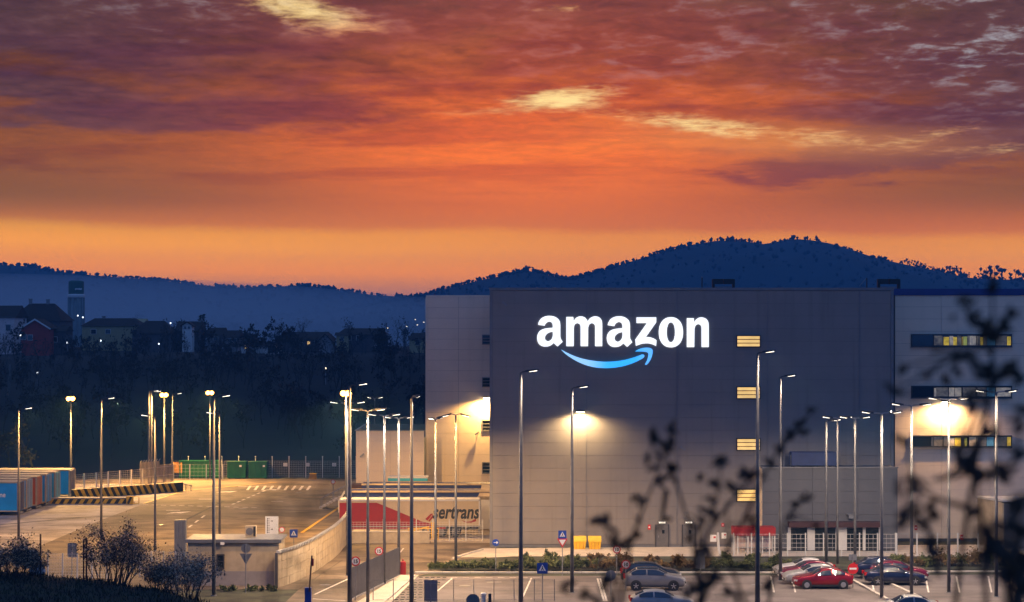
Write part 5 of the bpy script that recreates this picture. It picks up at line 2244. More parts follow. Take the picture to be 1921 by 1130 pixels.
        b_.build('sill', M['black'], t_)
    b_ = MB()
    b_.box((.0 - Lc / 2, 0, prm(.0, 'zb') - .16), (.06, .95, .12))
    b_.build('grille', M['black'], t_)
    b_ = MB()
    b_.box((-Lc / 2 - .02, 0, prm(.0, 'zu') + .09), (.03, .5, .1))
    b_.build('number_plate', M['signwhite'], t_)
    return t_


car('hatch', PAINT['red'], 1546, 1106, -1, 'red hatchback nearest in the left group of parked cars', turn=R(3))
car('hatch', PAINT['silver'], 1527, 1098, -1, 'silver car parked just behind the red hatchback', turn=R(3))
car('hatch', PAINT['wine'], 1518, 1091, -1, 'dark red car third back in the left group, mostly hidden', turn=R(3))
car('sedan', PAINT['white'], 1511, 1084, -1, 'white car farthest back in the left group of parked cars', turn=R(3))
car('sedan', PAINT['navy'], 1682, 1099, 1, 'dark blue sedan nearest in the right group of parked cars', turn=R(-2))
car('hatch', PAINT['wine'], 1690, 1091, 1, 'wine red car whose roof shows behind the dark blue sedan', turn=R(-2))
car('suv', PAINT['navy'], 1662, 1087, 1, 'dark high car with its rear beside the no entry sign', turn=R(-2))
car('suv', PAINT['pewter'], 1229, 1109, 1, 'grey crossover with a black roof behind the twigs', PAINT['dark'], R(-2))
car('suv', PAINT['dark'], 1222, 1098, 1, 'dark car whose arched roof shows behind the grey crossover', None, R(-2))
car('hatch', PAINT['silver'], 1243, 1150, 1, 'pale car cut off by the bottom edge below the grey crossover')
car('sedan', PAINT['silver'], 1702, 1160, -1, 'pale car roof at the bottom edge below the dark blue sedan')

# ================================================================== PLANTS


def leaf_quads(b_, c, n, rx, ry, rz, size, r, flat=.0):
    for _ in range(n):
        while True:
            x_, y_, z_ = r.uniform(-1, 1), r.uniform(-1, 1), r.uniform(-1, 1)
            q_ = x_ * x_ + y_ * y_ + z_ * z_
            if q_ < 1:
                break
        p_ = Vector((c[0] + x_ * rx, c[1] + y_ * ry, c[2] + z_ * rz))
        leaf(b_, p_, size * r.uniform(.6, 1.4), r)


def leaf(b_, p_, s_, r, d=None, asp=.5):
    u = Vector((r.gauss(0, 1), r.gauss(0, 1), r.gauss(0, 1))) if d is None else d
    u = u.normalized()
    v = u.cross(Vector((r.gauss(0, 1), r.gauss(0, 1), r.gauss(0, 1)))).normalized()
    b_.add([p_, p_ + u * s_ * .5 + v * s_ * asp * .5, p_ + u * s_, p_ + u * s_ * .5 - v * s_ * asp * .5], [(0, 1, 2, 3)])


def branches(b_, p_, d, length, rad, depth, r, tips, spread=.6, up=.15, nseg=3, kids=(3, 5), sides=4):
    pts, rs = [p_], [rad]
    q_ = p_
    for i in range(nseg):
        d = (d + Vector((r.gauss(0, .16), r.gauss(0, .16), r.gauss(0, .10) + up * .3))).normalized()
        q_ = q_ + d * length / nseg
        pts.append(q_)
        rs.append(rad * (1 - .6 * (i + 1) / nseg))
    b_.tube(pts, rs, sides if depth > 1 else 3, False)
    if depth <= 0:
        tips.append((q_, d))
        return
    for k in range(r.randint(*kids)):
        t_ = r.uniform(.35, 1.0)
        i = min(nseg - 1, int(t_ * nseg))
        o_ = pts[i].lerp(pts[i + 1], t_ * nseg - i)
        nd = (d + Vector((r.gauss(0, spread), r.gauss(0, spread), r.gauss(up, spread * .6)))).normalized()
        branches(b_, o_, nd, length * r.uniform(.5, .75), rs[i] * .55, depth - 1, r, tips, spread, up, nseg, kids, sides)


# --- the wood on the rise: one mass nobody could count
def wood(name, spots, seed, hmin, hmax, m, label):
    r = random.Random(seed)
    protos = []
    for k in range(7):
        b_ = MB()
        tips = []
        branches(b_, Vector((0, 0, 0)), Vector((0, 0, 1)), .62, .022, 2, r, tips, .55, .25, 3, (4, 6), 4)
        for q_, d in tips:
            for _ in range(3 if k < 4 else 9):
                leaf(b_, q_ + Vector((r.gauss(0, .03), r.gauss(0, .03), r.gauss(0, .03))), r.uniform(.05, .11), r, None, .35 if k < 4 else .7)
        vv = np.array(b_.v, dtype=np.float32)
        protos.append((vv, b_.f))
    VS, FL, base = [], [], 0
    for (x_, y_, z_) in spots:
        vv, ff = protos[r.randrange(7)]
        h_ = r.uniform(hmin, hmax)
        a_ = r.uniform(0, 6.28)
        c_, s_ = math.cos(a_), math.sin(a_)
        w = np.empty_like(vv)
        w[:, 0] = (vv[:, 0] * c_ - vv[:, 1] * s_) * h_ * .8 + x_
        w[:, 1] = (vv[:, 0] * s_ + vv[:, 1] * c_) * h_ * .8 + y_
        w[:, 2] = vv[:, 2] * h_ + z_ - .2
        VS.append(w)
        FL.extend([tuple(i + base for i in f) for f in ff])
        base += len(vv)
    me = bpy.data.meshes.new(name)
    me.from_pydata(np.concatenate(VS).tolist(), [], FL)
    me.materials.append(m)
    me.update()
    return tag(link(name, me), label, 'trees', None, 'stuff')


rw = random.Random(11)
spots2 = []
spots = []
for _ in range(430):
    y_ = rw.uniform(281, 372)
    x_ = rw.uniform(-108, -2)
    if y_ < 292 and x_ > -14:
        continue
    spots.append((x_, y_, rise_h(x_, y_)))
wood('hillside_wood', spots, 5, 3.6, 6.6, mat('winter_wood', (.024, .016, .013), .9, 0, .35, .15), 'dark leafless wood covering the rise below the village')
for _ in range(75):
    y_ = rw.uniform(374, 387)
    x_ = rw.uniform(-112, -4)
    spots2.append((x_, y_, rise_h(x_, y_) - .3))
spots = list(spots2)
for _ in range(150):
    y_ = rw.uniform(410, 560)
    x_ = rw.uniform(-150, 0)
    spots.append((x_, y_, rise_h(x_, y_)))
wood('village_trees', spots, 6, 2.0, 3.8, mat('garden_wood', (.018, .018, .016), .9, 0, .35, .15), 'low dark garden trees and hedges between the village houses')


def single_tree(name, px, base, D, h, label, seed, kind='bare', m=None, wid=1.0):
    r = random.Random(seed)
    x_ = (px - CX) * D / FPX
    z_ = rise_h(x_, D) if D > 272 else 0
    t_ = thing(name, label, 'tree', (x_, D, z_), 0)
    b_ = MB()
    tips = []
    if kind == 'conifer':
        b_.tube([(0, 0, 0), (0, 0, h)], [.18, .03], 6)
        b_.build('trunk', M['bark'], t_)
        b_ = MB()
        for k in range(420):
            u = r.random() ** .8
            zz = h * (.08 + .92 * u)
            rad = wid * (1 - u) * .9 + .12
            a_ = r.uniform(0, 6.28)
            p_ = Vector((math.cos(a_) * rad * r.uniform(.2, 1), math.sin(a_) * rad * r.uniform(.2, 1), zz))
            leaf(b_, p_, r.uniform(.3, .7), r, Vector((math.cos(a_), math.sin(a_), r.uniform(-.5, .6))), .5)
        b_.build('crown', m or M['leafd'], t_)
        return t_
    branches(b_, Vector((0, 0, 0)), Vector((r.gauss(0, .1), 0, 1)), h * .5, h * .022, 3, r, tips, .75 * wid, .12, 4, (3, 5), 5)
    b_.build('trunk', m or M['twig'], t_)
    b_ = MB()
    for q_, d in tips:
        for _ in range(2 if kind == 'bare' else 7):
            leaf(b_, q_ + Vector((r.gauss(0, .1), r.gauss(0, .1), r.gauss(0, .1))) * (1 if kind == 'bare' else 2.5), r.uniform(.15, .4) if kind == 'bare' else r.uniform(.25, .6), r, None, .3 if kind == 'bare' else .6)
    b_.build('crown', (m or M['twig']) if kind == 'bare' else (m or M['leafd']), t_)
    return t_


single_tree('bare_tree', 558, 650, 420, 8.5, 'gnarled bare tree standing against the mist above the middle roofs', 21, wid=1.2)
single_tree('bare_tree', 758, 655, 415, 7.5, 'bare tree beside the rightmost village house', 22)
single_tree('bare_tree', 742, 655, 425, 6.5, 'thin bare tree left of the rightmost village house', 28)
single_tree('conifer_tree', 379, 650, 425, 7.4, 'dark pointed conifer beside the house with the white dormer', 23, 'conifer', None, 1.7)
single_tree('leafy_tree', 333, 650, 430, 6.2, 'dark leafy tree left of the white dormer', 24, 'leafy')
for i, (px, hh, lab) in enumerate(((212, 7.6, 'slim bare tree behind the wide yellowish house'), (238, 7.2, 'slim bare tree behind the long lit roof'), (255, 8.2, 'tallest slim bare tree behind the long lit roof'), (281, 6.2, 'small bare tree above the dark hipped roof'))):
    single_tree('bare_tree', px, 650, 455, hh, lab, 30 + i, wid=.55)
single_tree('leafy_tree', 62, 900, 262, 7.5, 'pale olive tree lit by the lamp behind the blue trailers', 41, 'leafy', mat('olive_leaf', (.085, .085, .035), .8, 0, .4, 1.0), .8)
single_tree('leafy_tree', 20, 900, 268, 6.5, 'dull olive tree behind the trailers at the left border', 42, 'leafy', mat('dull_olive_leaf', (.05, .052, .026), .8, 0, .4, 1.0), .8)
single_tree('bare_tree', 14, 700, 330, 11, 'pale stemmed bare tree at the left border below the large house', 43, 'bare', mat('pale_bark', (.11, .10, .09), .9, 0, .3, 2), .7)
rw = random.Random(4)
b = MB()
x_, D_ = (727 - CX) * 372 / FPX, 372
z_ = rise_h(x_, D_)
t = thing('blossom_bush', 'pale blossoming bush on the dark rise right of the lit floodlight', 'bush', (x_, D_, z_))
tips = []
for k in range(7):
    branches(b, Vector((rw.uniform(-2.5, 2.5), 0, 0)), Vector((rw.gauss(0, .4), rw.gauss(0, .4), 1)), 2.2, .04, 2, rw, tips, .6, .1)
b.build('stem', M['twig'], t)
b = MB()
for q_, d in tips:
    for _ in range(4):
        leaf(b, q_ + Vector((rw.gauss(0, .15), rw.gauss(0, .15), rw.gauss(0, .15))), rw.uniform(.12, .3), rw)
b.build('pale_flecks', mat('cold_blossom', (.42, .44, .50), .8, 0, .2), t)


def bush(name, px, base, D, hgt, wid, label, seed, m, fleck=0, leafs=.12, z=None, stemm=None, lean=0, cat='bush', leaves_per=5, depth=2, nst=16):
    r = random.Random(seed)
    x_ = (px - CX) * D / FPX
    z_ = (bank_h(x_, D) - .1 if D < 125 else HC - (base - HY) * D / FPX) if z is None else z
    t_ = thing(name, label, cat, (x_, D, z_))
    b_, tips = MB(), []
    for k in range(nst):
        a_ = r.uniform(0, 6.28)
        q_ = r.random() ** .5
        o_ = Vector((math.cos(a_) * wid * .32 * q_, math.sin(a_) * wid * .3 * q_, -.1))
        branches(b_, o_, Vector((math.cos(a_) * q_ * .55 + lean, math.sin(a_) * q_ * .55, 1)), hgt * r.uniform(.48, .72), .02 * hgt ** .5, depth, r, tips, .45, .2, 3, (3, 5), 3)
    b_.build('stem', stemm or M['twig'], t_)
    b_ = MB()
    for q_, d in tips:
        for _ in range(leaves_per):
            leaf(b_, q_ - d * r.uniform(0, hgt * .22) + Vector((r.gauss(0, .05), r.gauss(0, .05), r.gauss(0, .05))) * hgt, leafs * r.uniform(.6, 1.4), r, None, .55)
    b_.build('foliage', m, t_)
    if fleck:
        b_ = MB()
        for q_, d in tips:
            for _ in range(fleck):
                leaf(b_, q_ - d * r.uniform(0, hgt * .25) + Vector((r.gauss(0, .06), r.gauss(0, .06) - .04, r.gauss(0, .06))) * hgt, leafs * r.uniform(.5, 1.0), r, None, .55)
        b_.build('pale_flecks', M['fleck'], t_)  # pale blossom, and leaf glints painted as pale leaves
    return t_


M['fleck'] = mat('warm_lit_fleck', (.85, .58, .36), .7, 0, .2, 6)  # blossom and leaf glints, their warm light put into the colour
dk = mat('bush_dark_leaf', (.025, .018, .011), .6, 0, .6, 5, tone=(.08, .06, .042))
md_ = mat('bush_mixed_leaf', (.06, .045, .032), .6, 0, .5, 7, tone=(.22, .175, .13))
# near bushes on the bank at lower left
bush('near_bush', 212, 1104, 104, 2.7, 2.7, 'large dark bush standing in the middle of the bank at lower left', 51, dk, 7, leafs=.10, leaves_per=12, nst=26)
bush('near_bush', 300, 1112, 106, 1.5, 1.5, 'low pale flecked bush between the dark bush and the blossoming one', 56, md_, 6, leafs=.09, leaves_per=9, nst=16)
bush('near_bush', 345, 1116, 106, 2.25, 2.3, 'pale flecked bush with bright blossoming top before the gatehouse', 52, md_, 10, leafs=.10, leaves_per=10, nst=24)
bush('near_bush', 18, 1078, 102, 2.0, 2.2, 'dark glinting bush at the left border', 53, dk, 7, leafs=.10, leaves_per=12, nst=20)
bush('near_bush', 62, 1078, 104, 1.35, 1.2, 'small reddish bush right of the bush at the left border', 54, md_, 3, leafs=.11, leaves_per=12, nst=12)
for px, top, lab in ((162, 1010, 'thin dark stake left in the pair before the dark bush'), (157, 1012, 'thin rust stake right beside its twin before the dark bush'), (76, 1002, 'single thin dark stake near the left border')):
    D_ = 103
    z1_ = HC - (top - HY) * D_ / FPX
    z0_ = HC - (1092 - HY) * D_ / FPX
    t = thing('stake', lab, 'stake', ((px - CX) * D_ / FPX, D_, z0_))
    b = MB()
    b.tube([(0, 0, -.2), (0, 0, z1_ - z0_)], .045, 6)
    b.build('stake', M['brown'], t)
p = gp(44, 1090)
t = thing('sack_pile', 'pale sheeted sack beside the pale fence at far left', 'sack', ((70 - CX) * 118 / FPX, 118, HC - (1078 - HY) * 118 / FPX))
b = MB()
b.lathe([(.42, 0), (.48, .2), (.36, .5), (.12, .66), (.08, .74), (.14, .8)], 12)
b.build('sack', mat('sack_cloth', (.40, .42, .46), .8, 0, .15, 3), t, True)
# grass on the bank crest
r = random.Random(77)
b = MB()
for _ in range(5200):
    y_ = r.uniform(84, 106)
    px = r.uniform(-30, 470)
    x_ = (px - CX) * y_ / FPX
    z_ = bank_h(x_, y_)
    h_ = r.uniform(.08, .28)
    dx = r.gauss(0, .1)
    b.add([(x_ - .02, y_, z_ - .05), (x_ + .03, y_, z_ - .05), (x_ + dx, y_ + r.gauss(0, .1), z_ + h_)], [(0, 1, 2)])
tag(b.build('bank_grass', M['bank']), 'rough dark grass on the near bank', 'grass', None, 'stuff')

# hedge plants in the bed before the warehouse
LANDM = [(817, 'the short armed lamp'), (855, 'the slanting headed lamp'), (895, 'the pale gravel corner'), (930, 'the blue arrow sign'), (977, 'the very tall pole left of the letters'),
         (1017, 'the lone blue crossing sign'), (1055, 'the stacked crossing and triangle signs'), (1088, 'the left yellow bin'), (1116, 'the right yellow bin'), (1157, 'the 10 speed sign'),
         (1200, 'the roof of the grey crossover'), (1242, 'the first grey door'), (1270, 'the front seam between the grey doors'), (1292, 'the second grey door'), (1314, 'the dark rectangular sign back'),
         (1350, 'the leaning white post'), (1380, 'the left end of the red shelter'), (1421, 'the tallest lamp pole'), (1456, 'the right end of the red shelter'), (1480, 'the tall pole beside the shelter'),
         (1690, 'the wine red car roof'), (1710, 'the dark double arm lamp'), (1742, 'the nose of the blue sedan'), (1781, 'the lamp crossing the wing floodlight'), (1804, 'the small red wall box'), (1838, 'the end of the white rail fence'), (1869, 'the rightmost lamp')]
used_labels = {}


def bed_label(px, look, row):
    k = min(LANDM, key=lambda q: abs(q[0] - px))
    side = 'just left of' if px < k[0] - 4 else 'just right of' if px > k[0] + 4 else 'right at'
    lab = '%s, %s row, %s %s' % (look, row, side, k[1])
    n_ = used_labels.get(lab, 0)
    used_labels[lab] = n_ + 1
    return lab if n_ == 0 else lab.replace(side, 'near')


i = 0
for px in range(815, 1490, 24):
    dry = not (px < 1110 or px > 1330)
    mm = M['hedge2'] if dry else M['hedge']
    qx = px + rng.uniform(-4, 4)
    t = bush('hedge_plant', qx, 1068, dist(1066, .1), rng.uniform(.42, .78), rng.uniform(1.2, 1.8), bed_label(qx, 'dry brown plant' if dry else 'green hedge plant', 'front'), 100 + i, mm, leafs=.17, z=.08, leaves_per=6, nst=10, depth=2, cat='plant')
    t['group'] = 'plants in the bed before the warehouse'
    i += 1
    if px > 940 and px % 48 < 24:
        qx = px + rng.uniform(-6, 6)
        t = bush('hedge_plant', qx, 1056, dist(1054, .1), rng.uniform(.5, .8), rng.uniform(1.2, 1.6), bed_label(qx, 'dry brown plant' if dry else 'green hedge plant', 'back'), 200 + i, mm, leafs=.16, z=.08, leaves_per=6, nst=8, cat='plant')
        t['group'] = 'plants in the bed before the warehouse'
for k, px in enumerate((1685, 1715, 1740, 1768, 1795, 1822, 1850, 1880)):
    t = bush('hedge_plant', px, 1066, dist(1062, .1), rng.uniform(.8, 1.2), rng.uniform(1.3, 1.7), bed_label(px, 'dry brown shrub' if k % 2 else 'green shrub', 'right hand'), 300 + k, M['hedge2'] if k % 2 else M['hedge'], leafs=.17, z=.08, leaves_per=6, nst=10, cat='plant')
    t['group'] = 'shrubs in the bed before the right wing'
for k, (px, lab) in enumerate(((425, 'left of the sign post'), (470, 'right beside the sign post'), (505, 'nearest the curved wall'))):
    t = bush('hedge_plant', px, 1106, dist(1108), .4, 1.6, 'low yellow green grass clump at the foot of the gatehouse, ' + lab, 330 + k, M['hedge'], leafs=.14, z=0.0, leaves_per=6, nst=8, cat='plant')
    t['group'] = 'grass clumps before the gatehouse'

# near scrub on the slope at lower right and beside the grey crossover
gt = mat('scrub_twig', (.17, .145, .12), .8, 0, .35, 6)
for k, (px, base, D_, hh, ww, lab) in enumerate((
        (1850, 1175, 60, 1.9, 2.0, 'grey twiggy scrub at the lower right, under the dark leaves'), (1790, 1170, 62, 1.7, 1.5, 'grey twiggy scrub right of the blue sedan nose'),
        (1905, 1170, 58, 2.0, 1.6, 'grey twiggy scrub at the lower right border'),
        (1160, 1165, 70, 2.1, 1.1, 'pale twiggy scrub left of the grey crossover'), (1300, 1165, 72, 1.5, 1.1, 'pale twiggy scrub right of the grey crossover'), (1215, 1170, 68, 1.1, .9, 'low twiggy scrub in front of the grey crossover'))):
    bush('scrub_bush', px, base, D_, hh, ww, lab, 400 + k, md_ if k < 3 else dk, leafs=.05, leaves_per=2, stemm=gt, nst=22, depth=2)
bush('sapling', 1792, 1165, 74, 3.1, .9, 'upright sapling with small crisp leaves in front of the right wing', 420, M['leafd'], leafs=.08, leaves_per=3, nst=4, depth=2, cat='plant')
bush('scrub_bush', 520, 1160, 95, 1.3, 2.2, 'brown weedy scrub at the bottom before the gatehouse', 421, md_, leafs=.07, leaves_per=3, nst=18, stemm=gt)

# --- twigs close to the camera, out of focus
near_leaf = mat('near_leaf', (.016, .011, .006), .7, 0, .5, 30, tone=(.042, .024, .013))


def near_twig(name, label, D, lines, leaves, seed, r0=.006, leaf_s=.022):
    """A plant rooted in the bank below the lens; stems pass where the photo shows them."""
    r = random.Random(seed)
    root = at(lines[0][0][0], lines[0][0][1], D)
    zg = bank_h(root.x, D) - .05
    t_ = thing(name, label, 'plant', (root.x, D, zg))
    o_ = Vector((root.x, D, zg))
    b_ = MB()
    for i, ln in enumerate(lines):
        pts = [at(x_, y_, D * (1 + .012 * k * (1 if i % 2 else -1))) - o_ for k, (x_, y_) in enumerate(ln)]
        if i == 0 or ln[0][1] > 1120:
            pts = [Vector((pts[0].x * .6, 0, 0)), Vector((pts[0].x * .85, pts[0].y, pts[0].z * .6))] + pts
        n = len(pts)
        b_.tube(pts, [r0 * (1 - .72 * k / max(1, n - 1)) for k in range(n)], 6)
    allp = []
    for ln in lines:
        for (xa, ya), (xb, yb) in zip(ln, ln[1:]):
            for q in range(9):
                allp.append((xa + (xb - xa) * q / 8, ya + (yb - ya) * q / 8))
    for (x_, y_, s_, cnt) in leaves:
        n0 = min(allp, key=lambda p: (p[0] - x_) ** 2 + (p[1] - y_) ** 2)
        mid = ((n0[0] + x_) / 2 + r.gauss(0, 3), (n0[1] + y_) / 2 + r.gauss(0, 3))
        b_.tube([at(n0[0], n0[1], D) - o_, at(mid[0], mid[1], D * 1.003) - o_, at(x_, y_, D) - o_], [r0 * .42, r0 * .34, r0 * .2], 5)
        for _ in range(1 + cnt // 2):
            a_ = r.uniform(0, 6.28)
            l_ = s_ * r.uniform(.8, 1.9)
            b_.tube([at(x_, y_, D) - o_, at(x_ + math.cos(a_) * l_, y_ + math.sin(a_) * l_, D * 1.004) - o_], [r0 * .22, r0 * .1], 4)
    b_.build('stem', M['twig'], t_)
    for (x_, y_, s_, cnt) in leaves:
        for k in range(cnt):
            q_ = at(x_ + r.gauss(0, s_ * .85), y_ + r.gauss(0, s_ * .85), D * (1 + r.gauss(0, .012))) - o_
            u = Vector((r.gauss(0, 1), r.gauss(0, .5), r.gauss(0, 1))).normalized()
            v = u.cross(Vector((0, 1, 0)) + Vector((r.gauss(0, .4), 0, r.gauss(0, .4)))).normalized()
            nrm = u.cross(v).normalized()
            L_, W_ = leaf_s * r.uniform(.75, 1.3), leaf_s * r.uniform(.13, .24)
            m_ = MB()
            m_.add([q_ - u * L_ * .5, q_ - u * L_ * .2 + v * W_, q_ + u * L_ * .2 + v * W_ * .9, q_ + u * L_ * .5, q_ + u * L_ * .2 - v * W_ * .9, q_ - u * L_ * .2 - v * W_, q_ + nrm * L_ * .06],
                   [(0, 1, 6), (1, 2, 6), (2, 3, 6), (3, 4, 6), (4, 5, 6), (5, 0, 6)])
            m_.build('leaf', near_leaf, t_)
    return t_


near_twig('near_twig', 'blurred pair of crossing twigs before the middle of the warehouse', 3.3,
          [[(1165, 1135), (1185, 1010), (1210, 945), (1237, 880), (1262, 800)], [(1315, 1135), (1298, 1010), (1278, 935), (1252, 860), (1226, 800)], [(1213, 940), (1200, 935), (1192, 928)], [(1250, 920), (1240, 985), (1232, 1000)]],
          [(1225, 812, 10, 3), (1266, 806, 10, 3), (1240, 838, 12, 3), (1262, 832, 8, 2), (1212, 862, 10, 2), (1222, 878, 7, 1), (1259, 880, 10, 3), (1238, 895, 9, 2), (1262, 900, 8, 1), (1198, 934, 8, 2), (1200, 985, 8, 1), (1194, 1008, 7, 2), (1243, 978, 7, 1)], 61, .0042, .024)
near_twig('near_twig', 'blurred leafy twig crossing the lit ground floor windows', 3.1,
          [[(1320, 1140), (1308, 1060), (1310, 1000), (1345, 940), (1352, 880)], [(1318, 1020), (1335, 985), (1390, 920), (1418, 885), (1440, 900)], [(1400, 1135), (1370, 1060), (1365, 1000), (1362, 940)]],
          [(1350, 872, 9, 3), (1345, 905, 10, 3), (1370, 912, 10, 3), (1328, 938, 7, 2), (1318, 955, 7, 2), (1344, 962, 8, 2), (1308, 985, 12, 3), (1305, 1000, 10, 2), (1415, 885, 12, 3), (1400, 895, 9, 2), (1405, 985, 14, 3), (1300, 1030, 12, 3), (1325, 1060, 13, 3), (1345, 1100, 12, 3), (1318, 1085, 16, 5), (1290, 1112, 16, 5), (1362, 1120, 14, 4), (1440, 1100, 11, 3), (1395, 1062, 9, 2), (1262, 1060, 9, 2)], 62, .0042, .025)
near_twig('near_twig', 'blurred twig reaching up to the right over the grey annex', 3.6,
          [[(1300, 1140), (1390, 985), (1445, 870), (1478, 810), (1530, 768)], [(1462, 840), (1490, 812), (1518, 806)], [(1440, 1140), (1470, 985), (1490, 950), (1512, 925)]],
          [(1500, 790, 8, 2), (1528, 768, 8, 2), (1515, 808, 6, 2), (1478, 815, 8, 2), (1466, 850, 9, 3), (1455, 868, 8, 2), (1513, 925, 9, 3), (1482, 966, 9, 3), (1500, 944, 6, 1), (1530, 982, 7, 2)], 63, .0038, .022)
near_twig('near_twig', 'blurred dark twig at the lower left of the grey crossover', 3.0,
          [[(1150, 1145), (1165, 1055), (1140, 1000), (1122, 968)], [(1150, 1140), (1110, 1118), (1062, 1110)], [(1150, 1140), (1140, 1100), (1135, 1075)]],
          [(1127, 975, 9, 3), (1138, 995, 9, 2), (1148, 1010, 8, 2), (1165, 1025, 8, 2), (1066, 1110, 10, 3), (1090, 1114, 10, 3), (1110, 1118, 8, 2), (1134, 1080, 7, 2), (1140, 1100, 7, 1)], 64, .0042, .023)
near_twig('near_twig', 'large blurred dark branch crossing the right wing windows', 2.7,
          [[(1790, 1150), (1815, 960), (1838, 830), (1858, 740), (1862, 640), (1862, 535)], [(1858, 640), (1830, 600), (1803, 572)], [(1862, 625), (1890, 600), (1912, 582)], [(1858, 735), (1880, 700), (1921, 712)],
           [(1850, 700), (1835, 680), (1800, 664)], [(1838, 830), (1800, 880), (1760, 900)], [(1845, 800), (1872, 820), (1905, 850)]],
          [(1862, 528, 8, 2), (1862, 550, 6, 1), (1806, 574, 10, 3), (1822, 592, 10, 3), (1845, 612, 12, 4), (1862, 625, 12, 4), (1905, 588, 9, 3), (1888, 602, 8, 2), (1850, 650, 7, 2), (1808, 665, 9, 3), (1832, 682, 10, 3), (1855, 690, 8, 2), (1882, 690, 12, 4), (1908, 705, 11, 3), (1835, 706, 8, 2),
           (1690, 688, 8, 2), (1722, 700, 7, 1), (1752, 655, 5, 1), (1741, 712, 6, 1), (1686, 727, 8, 2), (1770, 712, 6, 1), (1790, 702, 6, 1)], 65, .0048, .022)
near_twig('near_twig', 'blurred dark cluster of leaves below the lowest window band', 2.6,
          [[(1850, 1150), (1845, 1000), (1830, 900), (1800, 850)], [(1832, 905), (1870, 880), (1905, 860)], [(1840, 960), (1770, 940), (1715, 915)], [(1760, 1080), (1745, 1000), (1718, 960), (1700, 930)]],
          [(1822, 862, 12, 3), (1800, 850, 8, 2), (1855, 810, 9, 3), (1818, 886, 16, 6), (1840, 892, 14, 4), (1780, 895, 8, 2), (1872, 880, 14, 4), (1890, 890, 14, 4), (1905, 858, 12, 4), (1722, 915, 10, 2), (1700, 905, 8, 2), (1716, 945, 10, 2), (1700, 965, 9, 2), (1748, 952, 9, 2), (1750, 965, 6, 1), (1832, 958, 9, 2),
           (1732, 995, 12, 3), (1762, 1020, 12, 3), (1690, 990, 6, 1), (1700, 920, 8, 1), (1862, 700, 7, 1), (1918, 770, 10, 3), (1912, 800, 9, 2), (1725, 800, 5, 1), (1700, 828, 6, 1), (1742, 830, 6, 1), (1850, 760, 12, 3), (1820, 752, 9, 2)], 66, .0045, .024)
near_twig('near_twig', 'faint very blurred twig crossing the yard behind the gatehouse', 1.5,
          [[(500, 1150), (528, 1060), (560, 985), (600, 930), (628, 900)], [(540, 1025), (520, 985), (512, 955)], [(575, 965), (560, 930), (548, 905)]],
          [(626, 900, 14, 2), (600, 932, 12, 1), (512, 955, 12, 2), (548, 905, 12, 2), (566, 985, 12, 1)], 68, .0016, .010)
near_twig('near_twig', 'faint very blurred twig at the bottom before the curved wall', 1.6,
          [[(690, 1150), (650, 1110), (600, 1075), (560, 1050)], [(640, 1150), (610, 1105), (565, 1090)]],
          [(560, 1050, 12, 2), (600, 1075, 10, 1), (566, 1090, 12, 2)], 69, .0016, .010)
near_twig('near_shrub', 'big soft dark mass of leaves in the lower right corner', 2.2,
          [[(1890, 1150), (1885, 1080), (1860, 1020)], [(1920, 1150), (1910, 1060), (1905, 1000)]],
          [(1862, 1012, 17, 5), (1878, 1032, 17, 5), (1845, 1040, 13, 3), (1905, 1045, 18, 7), (1918, 1085, 18, 7), (1890, 1080, 14, 4), (1915, 1120, 18, 6), (1918, 1005, 14, 4), (1918, 940, 10, 3)], 67, .005, .028)

# ================================================================== VILLAGE


